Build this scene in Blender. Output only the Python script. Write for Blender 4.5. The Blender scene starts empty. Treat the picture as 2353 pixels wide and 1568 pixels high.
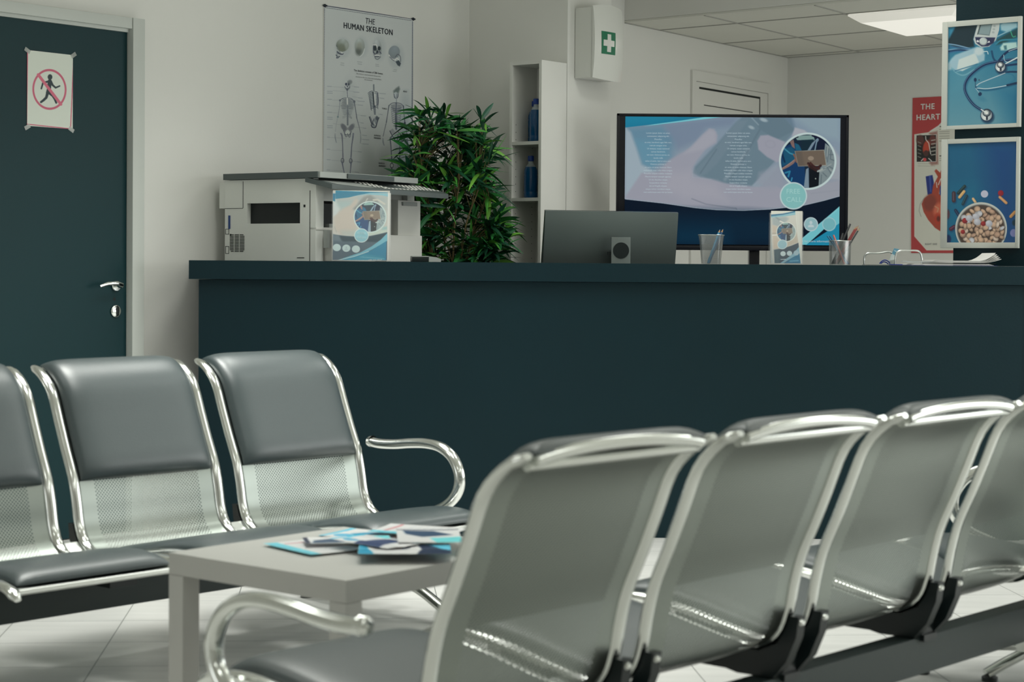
import bpy, bmesh, math, random
import numpy as np
from mathutils import Vector, Matrix
random.seed(7); rng=np.random.default_rng(7)
S=bpy.context.scene; COL=S.collection
# ------------------------------------------------------------------ camera model (2353x1568)
F=4300.;CXP=1176.5;CH=1.13;ROLL=.0075;PPY=693.;PIT=math.atan(90/F)
def proj(P):
    P=np.asarray(P,float);x,y,z=P[...,0],P[...,1],P[...,2]-CH
    c,s=math.cos(PIT),math.sin(PIT);d=y*c-z*s;u=z*c+y*s
    a,b=x/d*F,-u/d*F;cr,sr=math.cos(ROLL),math.sin(ROLL)
    return CXP+a*cr-b*sr, PPY+a*sr+b*cr
def ray(px,py):
    a0,b0=px-CXP,py-PPY;cr,sr=math.cos(ROLL),math.sin(ROLL)
    a=a0*cr+b0*sr;b=-a0*sr+b0*cr;c,s=math.cos(PIT),math.sin(PIT)
    return np.array([a/F,c-b/F*s,-b/F*c-s])
def atz(px,py,z):
    r=ray(px,py);return r*((z-CH)/r[2])+[0,0,CH]
def aty(px,py,Y):
    r=ray(px,py);return r*(Y/r[1])+[0,0,CH]
def pl(px,py,P,ang):
    r=ray(px,py);a=math.radians(ang);n=np.array([math.cos(a),-math.sin(a)])
    return r*((n@np.array(P[:2]))/(n@r[:2]))+[0,0,CH]
cam=bpy.data.cameras.new('camera');co=bpy.data.objects.new('camera',cam);COL.objects.link(co)
cam.sensor_width=36;cam.lens=F/2353*36;cam.shift_y=-(784-PPY)/2353;cam.clip_end=60
co.location=(0,0,CH);co.matrix_world=Matrix.Translation((0,0,CH))@Matrix.Rotation(math.pi/2-PIT,4,'X')@Matrix.Rotation(ROLL,4,'Z')
cam.dof.use_dof=True;cam.dof.focus_distance=8.6;cam.dof.aperture_fstop=5.0
S.camera=co
S.view_settings.view_transform='Standard';S.view_settings.look='None';S.view_settings.gamma=1;S.view_settings.exposure=-.09
# ------------------------------------------------------------------ materials
def lin(c):
    c=np.asarray(c,float)/255;return np.where(c<=.04045,c/12.92,((c+.055)/1.055)**2.4)
def L4(c,g=1): return tuple(np.minimum(lin(c)*g,1.))+(1,)
MATS={}
def mat(name,col,rough=.5,metal=0,bump=0,bscale=200,spec=.5,coat=0,emit=None,estr=1,trans=0,ior=1.45,var=0,vscale=3,alpha=1):
    m=bpy.data.materials.new(name);m.use_nodes=True;n=m.node_tree.nodes;l=m.node_tree.links;b=n['Principled BSDF']
    b.inputs['Base Color'].default_value=tuple(col)+(1,) if len(col)==3 else col
    b.inputs['Roughness'].default_value=rough;b.inputs['Metallic'].default_value=metal
    b.inputs['Specular IOR Level'].default_value=spec;b.inputs['Coat Weight'].default_value=coat
    b.inputs['Transmission Weight'].default_value=trans;b.inputs['IOR'].default_value=ior;b.inputs['Alpha'].default_value=alpha
    if emit is not None:
        b.inputs['Emission Color'].default_value=tuple(emit)+(1,);b.inputs['Emission Strength'].default_value=estr
    tc=n.new('ShaderNodeTexCoord')
    if bump:
        t=n.new('ShaderNodeTexNoise');t.inputs['Scale'].default_value=bscale;t.inputs['Detail'].default_value=3
        bp=n.new('ShaderNodeBump');bp.inputs['Strength'].default_value=bump;bp.inputs['Distance'].default_value=.002
        l.new(tc.outputs['Object'],t.inputs['Vector']);l.new(t.outputs['Fac'],bp.inputs['Height']);l.new(bp.outputs['Normal'],b.inputs['Normal'])
    if var:
        t=n.new('ShaderNodeTexNoise');t.inputs['Scale'].default_value=vscale;t.inputs['Detail'].default_value=4
        mr=n.new('ShaderNodeMapRange');mr.inputs['To Min'].default_value=1-var;mr.inputs['To Max'].default_value=1+var
        mx=n.new('ShaderNodeMix');mx.data_type='RGBA';mx.blend_type='MULTIPLY';mx.inputs[0].default_value=1
        mx.inputs[6].default_value=b.inputs['Base Color'].default_value
        l.new(tc.outputs['Object'],t.inputs['Vector']);l.new(t.outputs['Fac'],mr.inputs['Value']);l.new(mr.outputs[0],mx.inputs[7]);l.new(mx.outputs[2],b.inputs['Base Color'])
    MATS[name]=m;return m
def attr_mat(name,rough=.5,emit=0,coat=0):
    m=mat(name,(.5,.5,.5),rough,coat=coat);n=m.node_tree.nodes;l=m.node_tree.links;b=n['Principled BSDF']
    a=n.new('ShaderNodeAttribute');a.attribute_name='ink'
    if emit:
        b.inputs['Base Color'].default_value=(.003,.004,.005,1);b.inputs['Specular IOR Level'].default_value=.15
        l.new(a.outputs['Color'],b.inputs['Emission Color']);b.inputs['Emission Strength'].default_value=emit
    else: l.new(a.outputs['Color'],b.inputs['Base Color'])
    return m
mat('wall_paint',(.80,.80,.765),.75,bump=.15,bscale=120,var=.012,vscale=2)
mat('white_lacquer',(.78,.78,.745),.45,var=.01)
mat('table_white',(.49,.49,.465),.5,spec=.3,var=.01)
mat('trim_grey',(.56,.59,.56),.5,var=.03)
mat('teal_door',(.003,.031,.037),.5,spec=.3,bump=.12,bscale=60,var=.06)
mat('teal_paint',(.0012,.0175,.0245),.5,spec=.3,bump=.25,bscale=90,var=.10,vscale=4)
mat('ceiling_tile',(.74,.74,.68),.9,bump=.1,var=.02,vscale=6)
mat('grid_metal',(.40,.40,.37),.5)
mat('chrome',(.76,.78,.755),.16,metal=1)
mat('satin_steel',(.62,.64,.62),.28,metal=1)
mat('leather',(.032,.053,.059),.42,bump=.2,bscale=350,spec=1.0,coat=.5)
MATS['leather'].node_tree.nodes['Principled BSDF'].inputs['Coat Roughness'].default_value=.35
mat('black_cast',(.008,.014,.015),.35,spec=.5)
mat('beam_grey',(.035,.050,.050),.5,var=.05)
mat('dark_seam',(.006,.010,.010),.6)
mat('printer_body',(.76,.78,.74),.45,var=.01)
mat('printer_white',(.74,.74,.70),.4)
mat('printer_dark',(.085,.105,.105),.45)
mat('printer_grey',(.36,.385,.37),.4)
mat('black_void',(.008,.012,.013),.5)
mat('key_white',(.85,.85,.80),.4)
mat('port_blue',(.02,.06,.22),.4)
mat('tv_black',(.006,.007,.012),.25)
mat('monitor_metal',(.20,.24,.235),.38,metal=.8)
mat('stand_metal',(.19,.22,.215),.4,metal=.6)
mat('paper',(.80,.79,.76),.7)
mat('tape',(.55,.58,.55),.15,alpha=.6)
mat('ink_black',(.012,.018,.03),.6); mat('ink_grey',(.22,.23,.24),.6); mat('ink_white',(.85,.85,.83),.5); mat('ink_pale',(.45,.62,.66),.5)
mat('ink_red',(.42,.04,.07),.5)
mat('glow_white',(.01,.01,.01),.4,emit=(.42,.50,.52)); mat('glow_pale',(.01,.01,.01),.4,emit=tuple(lin((150,196,192))));mat('glow_text',(.01,.01,.01),.4,emit=tuple(lin((176,194,202))))
mat('acrylic',(.85,.9,.92),.06,alpha=.06)
mat('bottle_blue',(.006,.10,.27),.08,trans=.2,ior=1.33,coat=.3)
mat('cap_blue',(.008,.05,.30),.35)
mat('clear_plastic',(.75,.84,.88),.08,alpha=.4)
mat('first_aid',(.74,.75,.71),.18,coat=.4)
mat('aid_green',(.012,.17,.085),.4); 
mat('frame_grey',(.52,.54,.50),.5)
mat('heart_red',(.33,.018,.022),.5)
mat('lamp_glow',(.8,.8,.8),.5,emit=(1,.97,.86),estr=.62)
mat('lamp_frame',(.8,.8,.76),.4,emit=(1,.97,.86),estr=.42)  # frame emits too, its glow stands in for lamplight falling on it
mat('lamp_front',(.8,.8,.8),.5,emit=(1,.98,.92),estr=1)
mat('wood',(.40,.24,.12),.5);mat('pencil_blue',(.02,.20,.36),.35);mat('pencil_navy',(.015,.08,.19),.35);mat('pencil_red',(.22,.02,.02),.4);mat('pencil_black',(.012,.014,.016),.4);mat('pen_pink',(.55,.16,.13),.4);mat('pen_orange',(.45,.14,.05),.4)
mat('blue_band',(.015,.035,.24),.45)
mat('pot',(.12,.13,.125),.6);mat('cane',(.23,.17,.08),.6)
mat('soil',(.03,.022,.015),.9)
attr_mat('print',.45);attr_mat('print_gloss',.3,coat=.2);attr_mat('screen',.3,emit=1.0)
# leaf
m=attr_mat('leaf',.42)
# floor tiles
m=mat('floor_tile',(.62,.62,.60),.28);n=m.node_tree.nodes;l=m.node_tree.links;b=n['Principled BSDF']
tc=n.new('ShaderNodeTexCoord');mp=n.new('ShaderNodeMapping');mp.inputs['Scale'].default_value=(1.2,9,1);mp.inputs['Rotation'].default_value=(0,0,-.085)
t=n.new('ShaderNodeTexNoise');t.inputs['Scale'].default_value=2.2;t.inputs['Detail'].default_value=6
cr=n.new('ShaderNodeValToRGB');cr.color_ramp.elements[0].position=.3;cr.color_ramp.elements[0].color=(.80,.80,.775,1);cr.color_ramp.elements[1].position=.7;cr.color_ramp.elements[1].color=(.90,.895,.87,1)
l.new(tc.outputs['Object'],mp.inputs['Vector']);l.new(mp.outputs[0],t.inputs['Vector']);l.new(t.outputs['Fac'],cr.inputs['Fac'])
sp=n.new('ShaderNodeSeparateXYZ');mp2=n.new('ShaderNodeMapping');mp2.vector_type='POINT';mp2.inputs['Rotation'].default_value=(0,0,-.085)
l.new(tc.outputs['Object'],mp2.inputs['Vector']);l.new(mp2.outputs[0],sp.inputs[0])
def grout(sock,off):
    a=n.new('ShaderNodeMath');a.operation='SUBTRACT';a.inputs[1].default_value=off;l.new(sock,a.inputs[0])
    d=n.new('ShaderNodeMath');d.operation='PINGPONG';d.inputs[1].default_value=.1665;l.new(a.outputs[0],d.inputs[0])
    g=n.new('ShaderNodeMath');g.operation='LESS_THAN';g.inputs[1].default_value=.0013;l.new(d.outputs[0],g.inputs[0]);return g.outputs[0]
c_,s_=math.cos(-.085),math.sin(-.085)
def rot2(x,y): return x*c_-y*s_, x*s_+y*c_
ox=rot2(-1.19,5.6)[0];oy=rot2(-.83,5.527)[1]
g1=grout(sp.outputs[0],ox);g2=grout(sp.outputs[1],oy)
mxm=n.new('ShaderNodeMath');mxm.operation='MAXIMUM';l.new(g1,mxm.inputs[0]);l.new(g2,mxm.inputs[1])
mx=n.new('ShaderNodeMix');mx.data_type='RGBA';l.new(mxm.outputs[0],mx.inputs[0]);l.new(cr.outputs[0],mx.inputs[6]);mx.inputs[7].default_value=(.17,.18,.17,1);l.new(mx.outputs[2],b.inputs['Base Color'])
# perforated sheet (real holes through alpha), uv in metres
m=mat('perforated_steel',(.29,.32,.295),.34,metal=1);n=m.node_tree.nodes;l=m.node_tree.links;b=n['Principled BSDF']
uv=n.new('ShaderNodeUVMap');sp=n.new('ShaderNodeSeparateXYZ');l.new(uv.outputs[0],sp.inputs[0])
def mth(op,a,bv=None):
    q=n.new('ShaderNodeMath');q.operation=op
    for i,v in enumerate((a,bv)):
        if v is None: continue
        if isinstance(v,(int,float)): q.inputs[i].default_value=v
        else: l.new(v,q.inputs[i])
    return q.outputs[0]
P_=.0108
def dots(ou,ov):
    fu=mth('SUBTRACT',mth('FRACT',mth('ADD',mth('DIVIDE',sp.outputs[0],P_),ou)),.5)
    fv=mth('SUBTRACT',mth('FRACT',mth('ADD',mth('DIVIDE',sp.outputs[1],P_),ov)),.5)
    return mth('LESS_THAN',mth('ADD',mth('MULTIPLY',fu,fu),mth('MULTIPLY',fv,fv)),.036)
hole=mth('MAXIMUM',dots(0,0),dots(.5,.5))
inside=mth('MULTIPLY',mth('LESS_THAN',mth('ABSOLUTE',sp.outputs[0]),.185),mth('MULTIPLY',mth('GREATER_THAN',sp.outputs[1],.07),mth('LESS_THAN',sp.outputs[1],.98)))
hole=mth('MULTIPLY',hole,inside)
l.new(mth('SUBTRACT',1.0,hole),b.inputs['Alpha'])
# mesh wire for pen cups
m=mat('wire_mesh',(.42,.44,.44),.3,metal=.9);n=m.node_tree.nodes;l=m.node_tree.links;b=n['Principled BSDF']
uv=n.new('ShaderNodeUVMap');sp=n.new('ShaderNodeSeparateXYZ');l.new(uv.outputs[0],sp.inputs[0])
a_=mth('ADD',sp.outputs[0],sp.outputs[1]);b_=mth('SUBTRACT',sp.outputs[0],sp.outputs[1])
def wl(x): return mth('LESS_THAN',mth('FRACT',mth('DIVIDE',x,.0048)),.29)
l.new(mth('MAXIMUM',wl(a_),wl(b_)),b.inputs['Alpha'])
# ------------------------------------------------------------------ mesh builder
class MB:
    def __init__(s): s.v=[];s.f=[];s.m=[];s.uv={};s.sm=[]
    def add(s,vs,fs,mi=0,M=None,smooth=False,uvs=None):
        o=len(s.v)
        for p in vs: s.v.append(tuple(M@Vector(p)) if M is not None else tuple(p))
        for k,f in enumerate(fs):
            s.f.append(tuple(i+o for i in f));s.m.append(mi);s.sm.append(smooth)
            if uvs is not None: s.uv[len(s.f)-1]=[uvs[i] for i in f]
        return s
    def box(s,a,b,mi=0,M=None,bev=0):
        (x0,y0,z0),(x1,y1,z1)=a,b
        x0,x1=min(x0,x1),max(x0,x1);y0,y1=min(y0,y1),max(y0,y1);z0,z1=min(z0,z1),max(z0,z1)
        if bev:
            bm=bmesh.new();bmesh.ops.create_cube(bm,size=1)
            for v in bm.verts: v.co=Vector(((x0+x1)/2+v.co.x*(x1-x0),(y0+y1)/2+v.co.y*(y1-y0),(z0+z1)/2+v.co.z*(z1-z0)))
            bmesh.ops.bevel(bm,geom=bm.edges[:],offset=min(bev,(x1-x0)*.45,(y1-y0)*.45,(z1-z0)*.45),segments=2,affect='EDGES',profile=.7)
            bm.verts.index_update()
            s.add([v.co[:] for v in bm.verts],[[v.index for v in f.verts] for f in bm.faces],mi,M);bm.free();return s
        return s.add([(x0,y0,z0),(x1,y0,z0),(x1,y1,z0),(x0,y1,z0),(x0,y0,z1),(x1,y0,z1),(x1,y1,z1),(x0,y1,z1)],
            [(0,3,2,1),(4,5,6,7),(0,1,5,4),(1,2,6,5),(2,3,7,6),(3,0,4,7)],mi,M)
    def prism(s,poly,z0,z1,mi=0,M=None,axis='z'):
        n=len(poly)
        def P(p,z): return (p[0],p[1],z) if axis=='z' else ((z,p[0],p[1]) if axis=='x' else (p[0],z,p[1]))
        vs=[P(p,z0) for p in poly]+[P(p,z1) for p in poly]
        fs=[tuple(range(n))[::-1],tuple(range(n,2*n))]+[(i,(i+1)%n,n+(i+1)%n,n+i) for i in range(n)]
        return s.add(vs,fs,mi,M)
    def tube(s,pts,r,seg=10,mi=0,M=None,side=None,cap=True):
        pts=[Vector(p) for p in pts];n=len(pts);vs=[];rr=r if isinstance(r,list) else [r]*n
        up=None
        for i,p in enumerate(pts):
            t=(pts[min(i+1,n-1)]-pts[max(i-1,0)]).normalized()
            if side is not None: a=Vector(side)
            else:
                if up is None: up=Vector((0,0,1)) if abs(t.z)<.9 else Vector((1,0,0))
                a=up-t*up.dot(t);a.normalize();up=a
            b=t.cross(a).normalized();q=rr[i];ra,rb=(q if isinstance(q,tuple) else (q,q))
            for k in range(seg):
                an=2*math.pi*k/seg;vs.append(p+a*math.cos(an)*ra+b*math.sin(an)*rb)
        fs=[(i*seg+k,i*seg+(k+1)%seg,(i+1)*seg+(k+1)%seg,(i+1)*seg+k) for i in range(n-1) for k in range(seg)]
        s.add(vs,fs,mi,M,True)
        if cap:
            o=len(s.v)-len(vs)
            s.f.append(tuple(range(o,o+seg))[::-1]);s.m.append(mi);s.sm.append(False)
            s.f.append(tuple(range(o+(n-1)*seg,o+n*seg)));s.m.append(mi);s.sm.append(False)
        return s
    def lathe(s,prof,seg=24,mi=0,M=None,uvr=None,close=False):
        n=len(prof);vs=[(r*math.cos(2*math.pi*k/seg),r*math.sin(2*math.pi*k/seg),z) for r,z in prof for k in range(seg+1)]
        fs=[(i*(seg+1)+k,i*(seg+1)+k+1,(i+1)*(seg+1)+k+1,(i+1)*(seg+1)+k) for i in range(n-1) for k in range(seg)]
        uvs=None
        if uvr: uvs=[(2*math.pi*uvr*k/seg,z) for r,z in prof for k in range(seg+1)]
        return s.add(vs,fs,mi,M,True,uvs)
    def grid(s,G,mi=0,smooth=True,uv=None,flip=False):
        nv,nu=G.shape[:2];vs=G.reshape(-1,3).tolist()
        fs=[(j*nu+i,j*nu+i+1,(j+1)*nu+i+1,(j+1)*nu+i) for j in range(nv-1) for i in range(nu-1)]
        if flip: fs=[f[::-1] for f in fs]
        return s.add(vs,fs,mi,None,smooth,None if uv is None else uv.reshape(-1,2).tolist())
    def build(s,name,mats,parent=None,weld=False):
        me=bpy.data.meshes.new(name);me.from_pydata(s.v,[],s.f)
        for k in (mats if isinstance(mats,(list,tuple)) else [mats]): me.materials.append(MATS[k])
        me.polygons.foreach_set('material_index',s.m);me.polygons.foreach_set('use_smooth',s.sm)
        if s.uv:
            ul=me.uv_layers.new(name='UVMap')
            for pi,us in s.uv.items():
                for li,u in zip(me.polygons[pi].loop_indices,us): ul.data[li].uv=u
        if weld:
            bm=bmesh.new();bm.from_mesh(me);bmesh.ops.remove_doubles(bm,verts=bm.verts,dist=1e-5);bmesh.ops.recalc_face_normals(bm,faces=bm.faces);bm.to_mesh(me);bm.free()
        me.set_sharp_from_angle(angle=math.radians(45))
        me.update();o=bpy.data.objects.new(name,me);COL.objects.link(o)
        if parent is not None: o.parent=parent
        return o
def thing(name,label,cat,loc=(0,0,0),rz=0,group=None):
    o=bpy.data.objects.new(name,None);COL.objects.link(o);o.location=loc;o.rotation_euler=(0,0,rz);o.empty_display_size=.1
    o['label']=label;o['category']=cat
    if group:o['group']=group
    return o
def tag(o,label,cat,group=None):
    o['label']=label;o['category']=cat
    if group:o['group']=group
    return o
def struct(o,label=None):
    o['kind']='structure'
    if label:o['label']=label
    return o
def invM(o):  # world -> local matrix of a thing (no parent)
    return (Matrix.Translation(o.location)@o.rotation_euler.to_matrix().to_4x4()).inverted()
# ------------------------------------------------------------------ painter: prints as per-vertex ink colours
SMOOTH=[False]
class Pic:
    def __init__(s,G,PX,PY,base):
        s.G=G;s.x=PX;s.y=PY;s.c=np.zeros(PX.shape+(3,))+np.array(base,float)
    def _mix(s,a,col,sl=None):
        a=a[...,None];s.c=s.c*(1-a)+np.asarray(col,float)*a
    def _box(s,x0,y0,x1,y1):
        return (s.x>=x0)&(s.x<=x1)&(s.y>=y0)&(s.y<=y1)
    def poly(s,pts,col,soft=1.,op=1.,noise=0):
        p=np.array(pts,float);k=s._box(p[:,0].min()-2*soft,p[:,1].min()-2*soft,p[:,0].max()+2*soft,p[:,1].max()+2*soft)
        if not k.any():return s
        X=s.x[k];Y=s.y[k];ins=np.zeros(X.shape,bool);D=np.full(X.shape,1e9)
        for i in range(len(p)):
            a,b=p[i],p[(i+1)%len(p)]
            if a[1]!=b[1]:
                c=((a[1]>Y)!=(b[1]>Y))&(X<(b[0]-a[0])*(Y-a[1])/(b[1]-a[1])+a[0]);ins^=c
            d=b-a;L=max(d@d,1e-9);t=np.clip(((X-a[0])*d[0]+(Y-a[1])*d[1])/L,0,1);D=np.minimum(D,np.hypot(X-a[0]-t*d[0],Y-a[1]-t*d[1]))
        sd=np.where(ins,D,-D);al=np.clip(.5+sd/soft,0,1)*op
        if noise: al=al*(1-noise*rng.random(al.shape))
        s.c[k]=s.c[k]*(1-al[:,None])+np.asarray(col,float)*al[:,None];return s
    def line(s,pts,w,col,soft=.9,op=1.):
        p=np.array(pts,float);W=list(w) if isinstance(w,(list,tuple)) else [w]*len(p);mw=max(W)
        if SMOOTH[0] and len(p)>2:
            q=crom([(a[0],a[1],b) for a,b in zip(p,W)],5);p=q[:,:2];W=list(q[:,2])
        k=s._box(p[:,0].min()-mw-2*soft,p[:,1].min()-mw-2*soft,p[:,0].max()+mw+2*soft,p[:,1].max()+mw+2*soft)
        if not k.any():return s
        X=s.x[k];Y=s.y[k];A=np.zeros(X.shape)
        for i in range(len(p)-1):
            a,b=p[i],p[i+1];d=b-a;L=max(d@d,1e-9);t=np.clip(((X-a[0])*d[0]+(Y-a[1])*d[1])/L,0,1)
            D=np.hypot(X-a[0]-t*d[0],Y-a[1]-t*d[1]);hw=(W[i]*(1-t)+W[i+1]*t)/2
            A=np.maximum(A,np.clip((hw-D)/soft+.5,0,1)*np.minimum(1,2*hw/soft))
        A*=op;s.c[k]=s.c[k]*(1-A[:,None])+np.asarray(col,float)*A[:,None];return s
    def ell(s,cx,cy,rx,ry,col,rot=0,soft=1.,op=1.,col2=None,lx=-.4,ly=-.4,ring=0):
        R=max(rx,ry)+2*soft;k=s._box(cx-R,cy-R,cx+R,cy+R)
        if not k.any():return s
        X=s.x[k]-cx;Y=s.y[k]-cy;c,q=math.cos(rot),math.sin(rot);u=(X*c+Y*q)/rx;v=(-X*q+Y*c)/ry;r=np.hypot(u,v)
        m=min(rx,ry);al=np.clip((1-r)*m/soft+.5,0,1)
        if ring: al=al*np.clip((r-(1-ring/m))*m/soft+.5,0,1)
        al=al*op;C=np.asarray(col,float)
        if col2 is not None:
            t=np.clip(np.hypot(u-lx,v-ly)/1.5,0,1)[:,None];C=C*(1-t)+np.asarray(col2,float)*t
        s.c[k]=s.c[k]*(1-al[:,None])+C*al[:,None];return s
    def vgrad(s,y0,y1,c0,c1):
        t=np.clip((s.y-y0)/(y1-y0),0,1)[...,None];s.c=np.asarray(c0,float)*(1-t)+np.asarray(c1,float)*t;return s
    def cover(s,mask,col,op=1.):
        s._mix(mask*op,col);return s
    def build(s,name,matname,parent=None,gain=1.,cap=.85,back=None):
        mb=MB();G=s.G;nv,nu=G.shape[:2]
        me=bpy.data.meshes.new(name)
        idx=np.arange(nv*nu).reshape(nv,nu);fs=np.stack([idx[:-1,:-1],idx[1:,:-1],idx[1:,1:],idx[:-1,1:]],-1).reshape(-1,4)
        me.from_pydata(G.reshape(-1,3).tolist(),[],fs.tolist())
        at=me.color_attributes.new('ink','FLOAT_COLOR','POINT');cc=np.ones((nv*nu,4));cc[:,:3]=np.minimum(lin(np.clip(s.c,0,255)).reshape(-1,3)*gain,cap)
        at.data.foreach_set('color',cc.ravel());me.materials.append(MATS[matname]);me.update()
        o=bpy.data.objects.new(name,me);COL.objects.link(o)
        if parent is not None:
            me.transform(invM(parent));o.parent=parent
        return o
def rect(TL,BR,P,ang,off=0.,TR=None,BL=None):
    """world rectangle on the vertical plane through P, heading ang; off = metres towards the viewer"""
    a=math.radians(ang);d=np.array([math.sin(a),math.cos(a),0]);nrm=np.array([math.cos(a),-math.sin(a),0])
    if nrm[:2]@np.array(P[:2])>0: nrm=-nrm
    Q=np.array([P[0],P[1],0.])+nrm*off
    A=pl(*TL,Q,ang);B=pl(*BR,Q,ang)
    if TR is not None:
        C=pl(*TR,Q,ang);D=pl(*BL,Q,ang);zt=(A[2]+C[2])/2;zb=(B[2]+D[2])/2
        l0=((A+D)/2-Q)@d;l1=((B+C)/2-Q)@d
    else: zt,zb=A[2],B[2];l0=(A-Q)@d;l1=(B-Q)@d
    return dict(Q=Q,d=d,n=nrm,l0=l0,l1=l1,zt=zt,zb=zb,ang=ang)
def rgrid(R,nu,nv,off=0.,inset=0.):
    l0,l1,zt,zb=R['l0'],R['l1'],R['zt'],R['zb'];sg=1 if l1>l0 else -1
    u=np.linspace(l0+sg*inset,l1-sg*inset,nu);v=np.linspace(zt-inset,zb+inset,nv)
    G=np.zeros((nv,nu,3));G[...,:]=R['Q']+R['n']*off;G+=u[None,:,None]*R['d'];G[...,2]+=v[:,None]
    return G
def pic(R,base,dens=1.,off=0.0,inset=0.):
    G=rgrid(R,2,2,0,inset);px,py=proj(G);nu=max(8,int(abs(px[0,1]-px[0,0])*dens));nv=max(8,int(abs(py[1,0]-py[0,0])*dens))
    G=rgrid(R,nu,nv,off,inset);px,py=proj(G);return Pic(G,px,py,base)
def slab_from_rect(R,th,name,matn,parent,back=.0,grow=0.):
    d=Vector(R['d']);n=Vector(R['n']);Q=Vector(R['Q']);l0,l1=min(R['l0'],R['l1'])-grow,max(R['l0'],R['l1'])+grow
    M=Matrix((( d.x,n.x,0,Q.x),(d.y,n.y,0,Q.y),(0,0,1,0),(0,0,0,1)))
    mb=MB().box((l0,-back-th,R['zb']-grow),(l1,-back,R['zt']+grow),0,invM(parent)@M if parent else M)
    return mb.build(name,matn,parent)
def text(name,R,items,parent,off=.0012,split=False):
    """items: (string, px, py(baseline), cap height px, align, weight, material)"""
    if split:
        for it in items: text(name,R,[it],parent,off)
        return
    dg=None;tmp=[]
    for (st,px,py,h,al,wt,mk,*ex) in items:
        cu=bpy.data.curves.new('t','FONT');cu.body=st;cu.size=1;cu.align_x=al;cu.offset=0;cu.space_character=1+wt*4;cu.resolution_u=2
        if ex and ex[0]: cu.shear=ex[0]
        ob=bpy.data.objects.new('t',cu);COL.objects.link(ob);tmp.append((ob,px,py,h,mk,ex[1] if len(ex)>1 else 1.,wt))
    bpy.context.view_layer.update();dg=bpy.context.evaluated_depsgraph_get()
    V=[];Fc=[];MI=[];ml=[]
    for ob,px,py,h,mk,sx,wt_ in tmp:
        me=bpy.data.meshes.new_from_object(ob.evaluated_get(dg))
        P=pl(px,py,R['Q'],R['ang']);P2=pl(px,py-h,R['Q'],R['ang']);s=(P2[2]-P[2])/.70
        d=R['d']*(1 if R['l1']>R['l0'] else -1)
        if mk not in ml: ml.append(mk)
        for kx,ky in (((0,0),) if not wt_ else ((-wt_,0),(wt_,0),(0,wt_*.6),(0,-wt_*.6))):
            o=len(V)
            for v in me.vertices:
                q=P+d*(v.co.x+kx)*s*sx+R['n']*(off+kx*.004);V.append((q[0],q[1],P[2]+(v.co.y+ky)*s))
            for p in me.polygons: Fc.append(tuple(o+i for i in p.vertices));MI.append(ml.index(mk))
        bpy.data.meshes.remove(me)
    for t_ in tmp:
        cu=t_[0].data;bpy.data.objects.remove(t_[0]);bpy.data.curves.remove(cu)
    mb=MB();mb.v=V;mb.f=Fc;mb.m=MI;mb.sm=[False]*len(Fc)
    if parent is not None:
        M=invM(parent);mb.v=[tuple(M@Vector(v)) for v in V]
    return mb.build(name,ml,parent)
# ------------------------------------------------------------------ SETTING
A_=38.5;AD=np.array([math.sin(math.radians(A_)),math.cos(math.radians(A_))])
W0=np.array([-1.61,7.75])                       # left wall reference (door's right edge)
def wl_pt(Y): return (W0[0]+(Y-W0[1])*AD[0]/AD[1],Y)
def wallbox(p,q,z0,z1,th,name,mn,side=1,label=None):
    p=Vector((p[0],p[1],0));q=Vector((q[0],q[1],0));d=(q-p).normalized();n=Vector((d.y,-d.x,0))*side
    poly=[p,q,q+n*th,p+n*th];mb=MB();mb.prism([(v.x,v.y) for v in poly],z0,z1);return struct(mb.build(name,mn,None,weld=True),label)
CZ=3.0
fl=MB().box((-6.6,-3.2,-.1),(6.6,14.5,0)).build('floor','floor_tile');struct(fl)
corner=np.array([-.226,9.491])
wl0=wl_pt(1.6)
wallbox(wl0,(corner[0]+.0,corner[1]),0,CZ,.15,'wall_left','wall_paint',-1)
wallbox((wl0[0],-3),wl0,0,CZ,.15,'wall_side','wall_paint',-1)
wallbox((-6.6,-3),(4.6,-3),0,CZ,.15,'wall_front','wall_paint',1)
wallbox((4.6,-3),(4.6,14),0,CZ,.15,'wall_east','wall_paint',1)
# pillar block: B face from corner to K, A face K->K2
K=np.array([.261,9.134]);K2=np.array([.487,9.418])
mb=MB();mb.prism([tuple(corner),tuple(K),tuple(K2),(K2[0]-.7*.7826,K2[1]+.7*.6225),(corner[0]+.02,corner[1]+.25)],0,CZ)
struct(mb.build('wall_center','wall_paint',None,weld=True))
P1=atz(1435,52,2.45);P2=atz(1810,132,2.45);P3=atz(2165,106,2.45)
BA=math.degrees(math.atan2(P2[0]-P1[0],P2[1]-P1[1]));BR_=math.degrees(math.atan2(P3[0]-P2[0],P3[1]-P2[1]))
da=(P2-P1)[:2]/np.linalg.norm((P2-P1)[:2]);db=(P3-P2)[:2]/np.linalg.norm((P3-P2)[:2])
pb=P1[:2]-da*.75
wallbox(pb,P2[:2],0,CZ,.15,'wall_back','wall_paint',-1)
pe=P2[:2]+db*((4.6-P2[0])/db[0])
wallbox(P2[:2],pe,0,CZ,.15,'wall_right','wall_paint',-1)
# bulkhead beam above the passage
bq0=P1[:2]-db*.45;bq1=P1[:2]+db*((4.6-P1[0])/db[0])
wallbox(bq0,bq1,2.461,CZ,.16,'trim_1','wall_paint',-1,'pale bulkhead beam above the opening to the back room')
struct(MB().box((-6.7,-3.2,CZ),(6.6,14.5,CZ+.1)).build('ceiling','ceiling_tile'))
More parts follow.
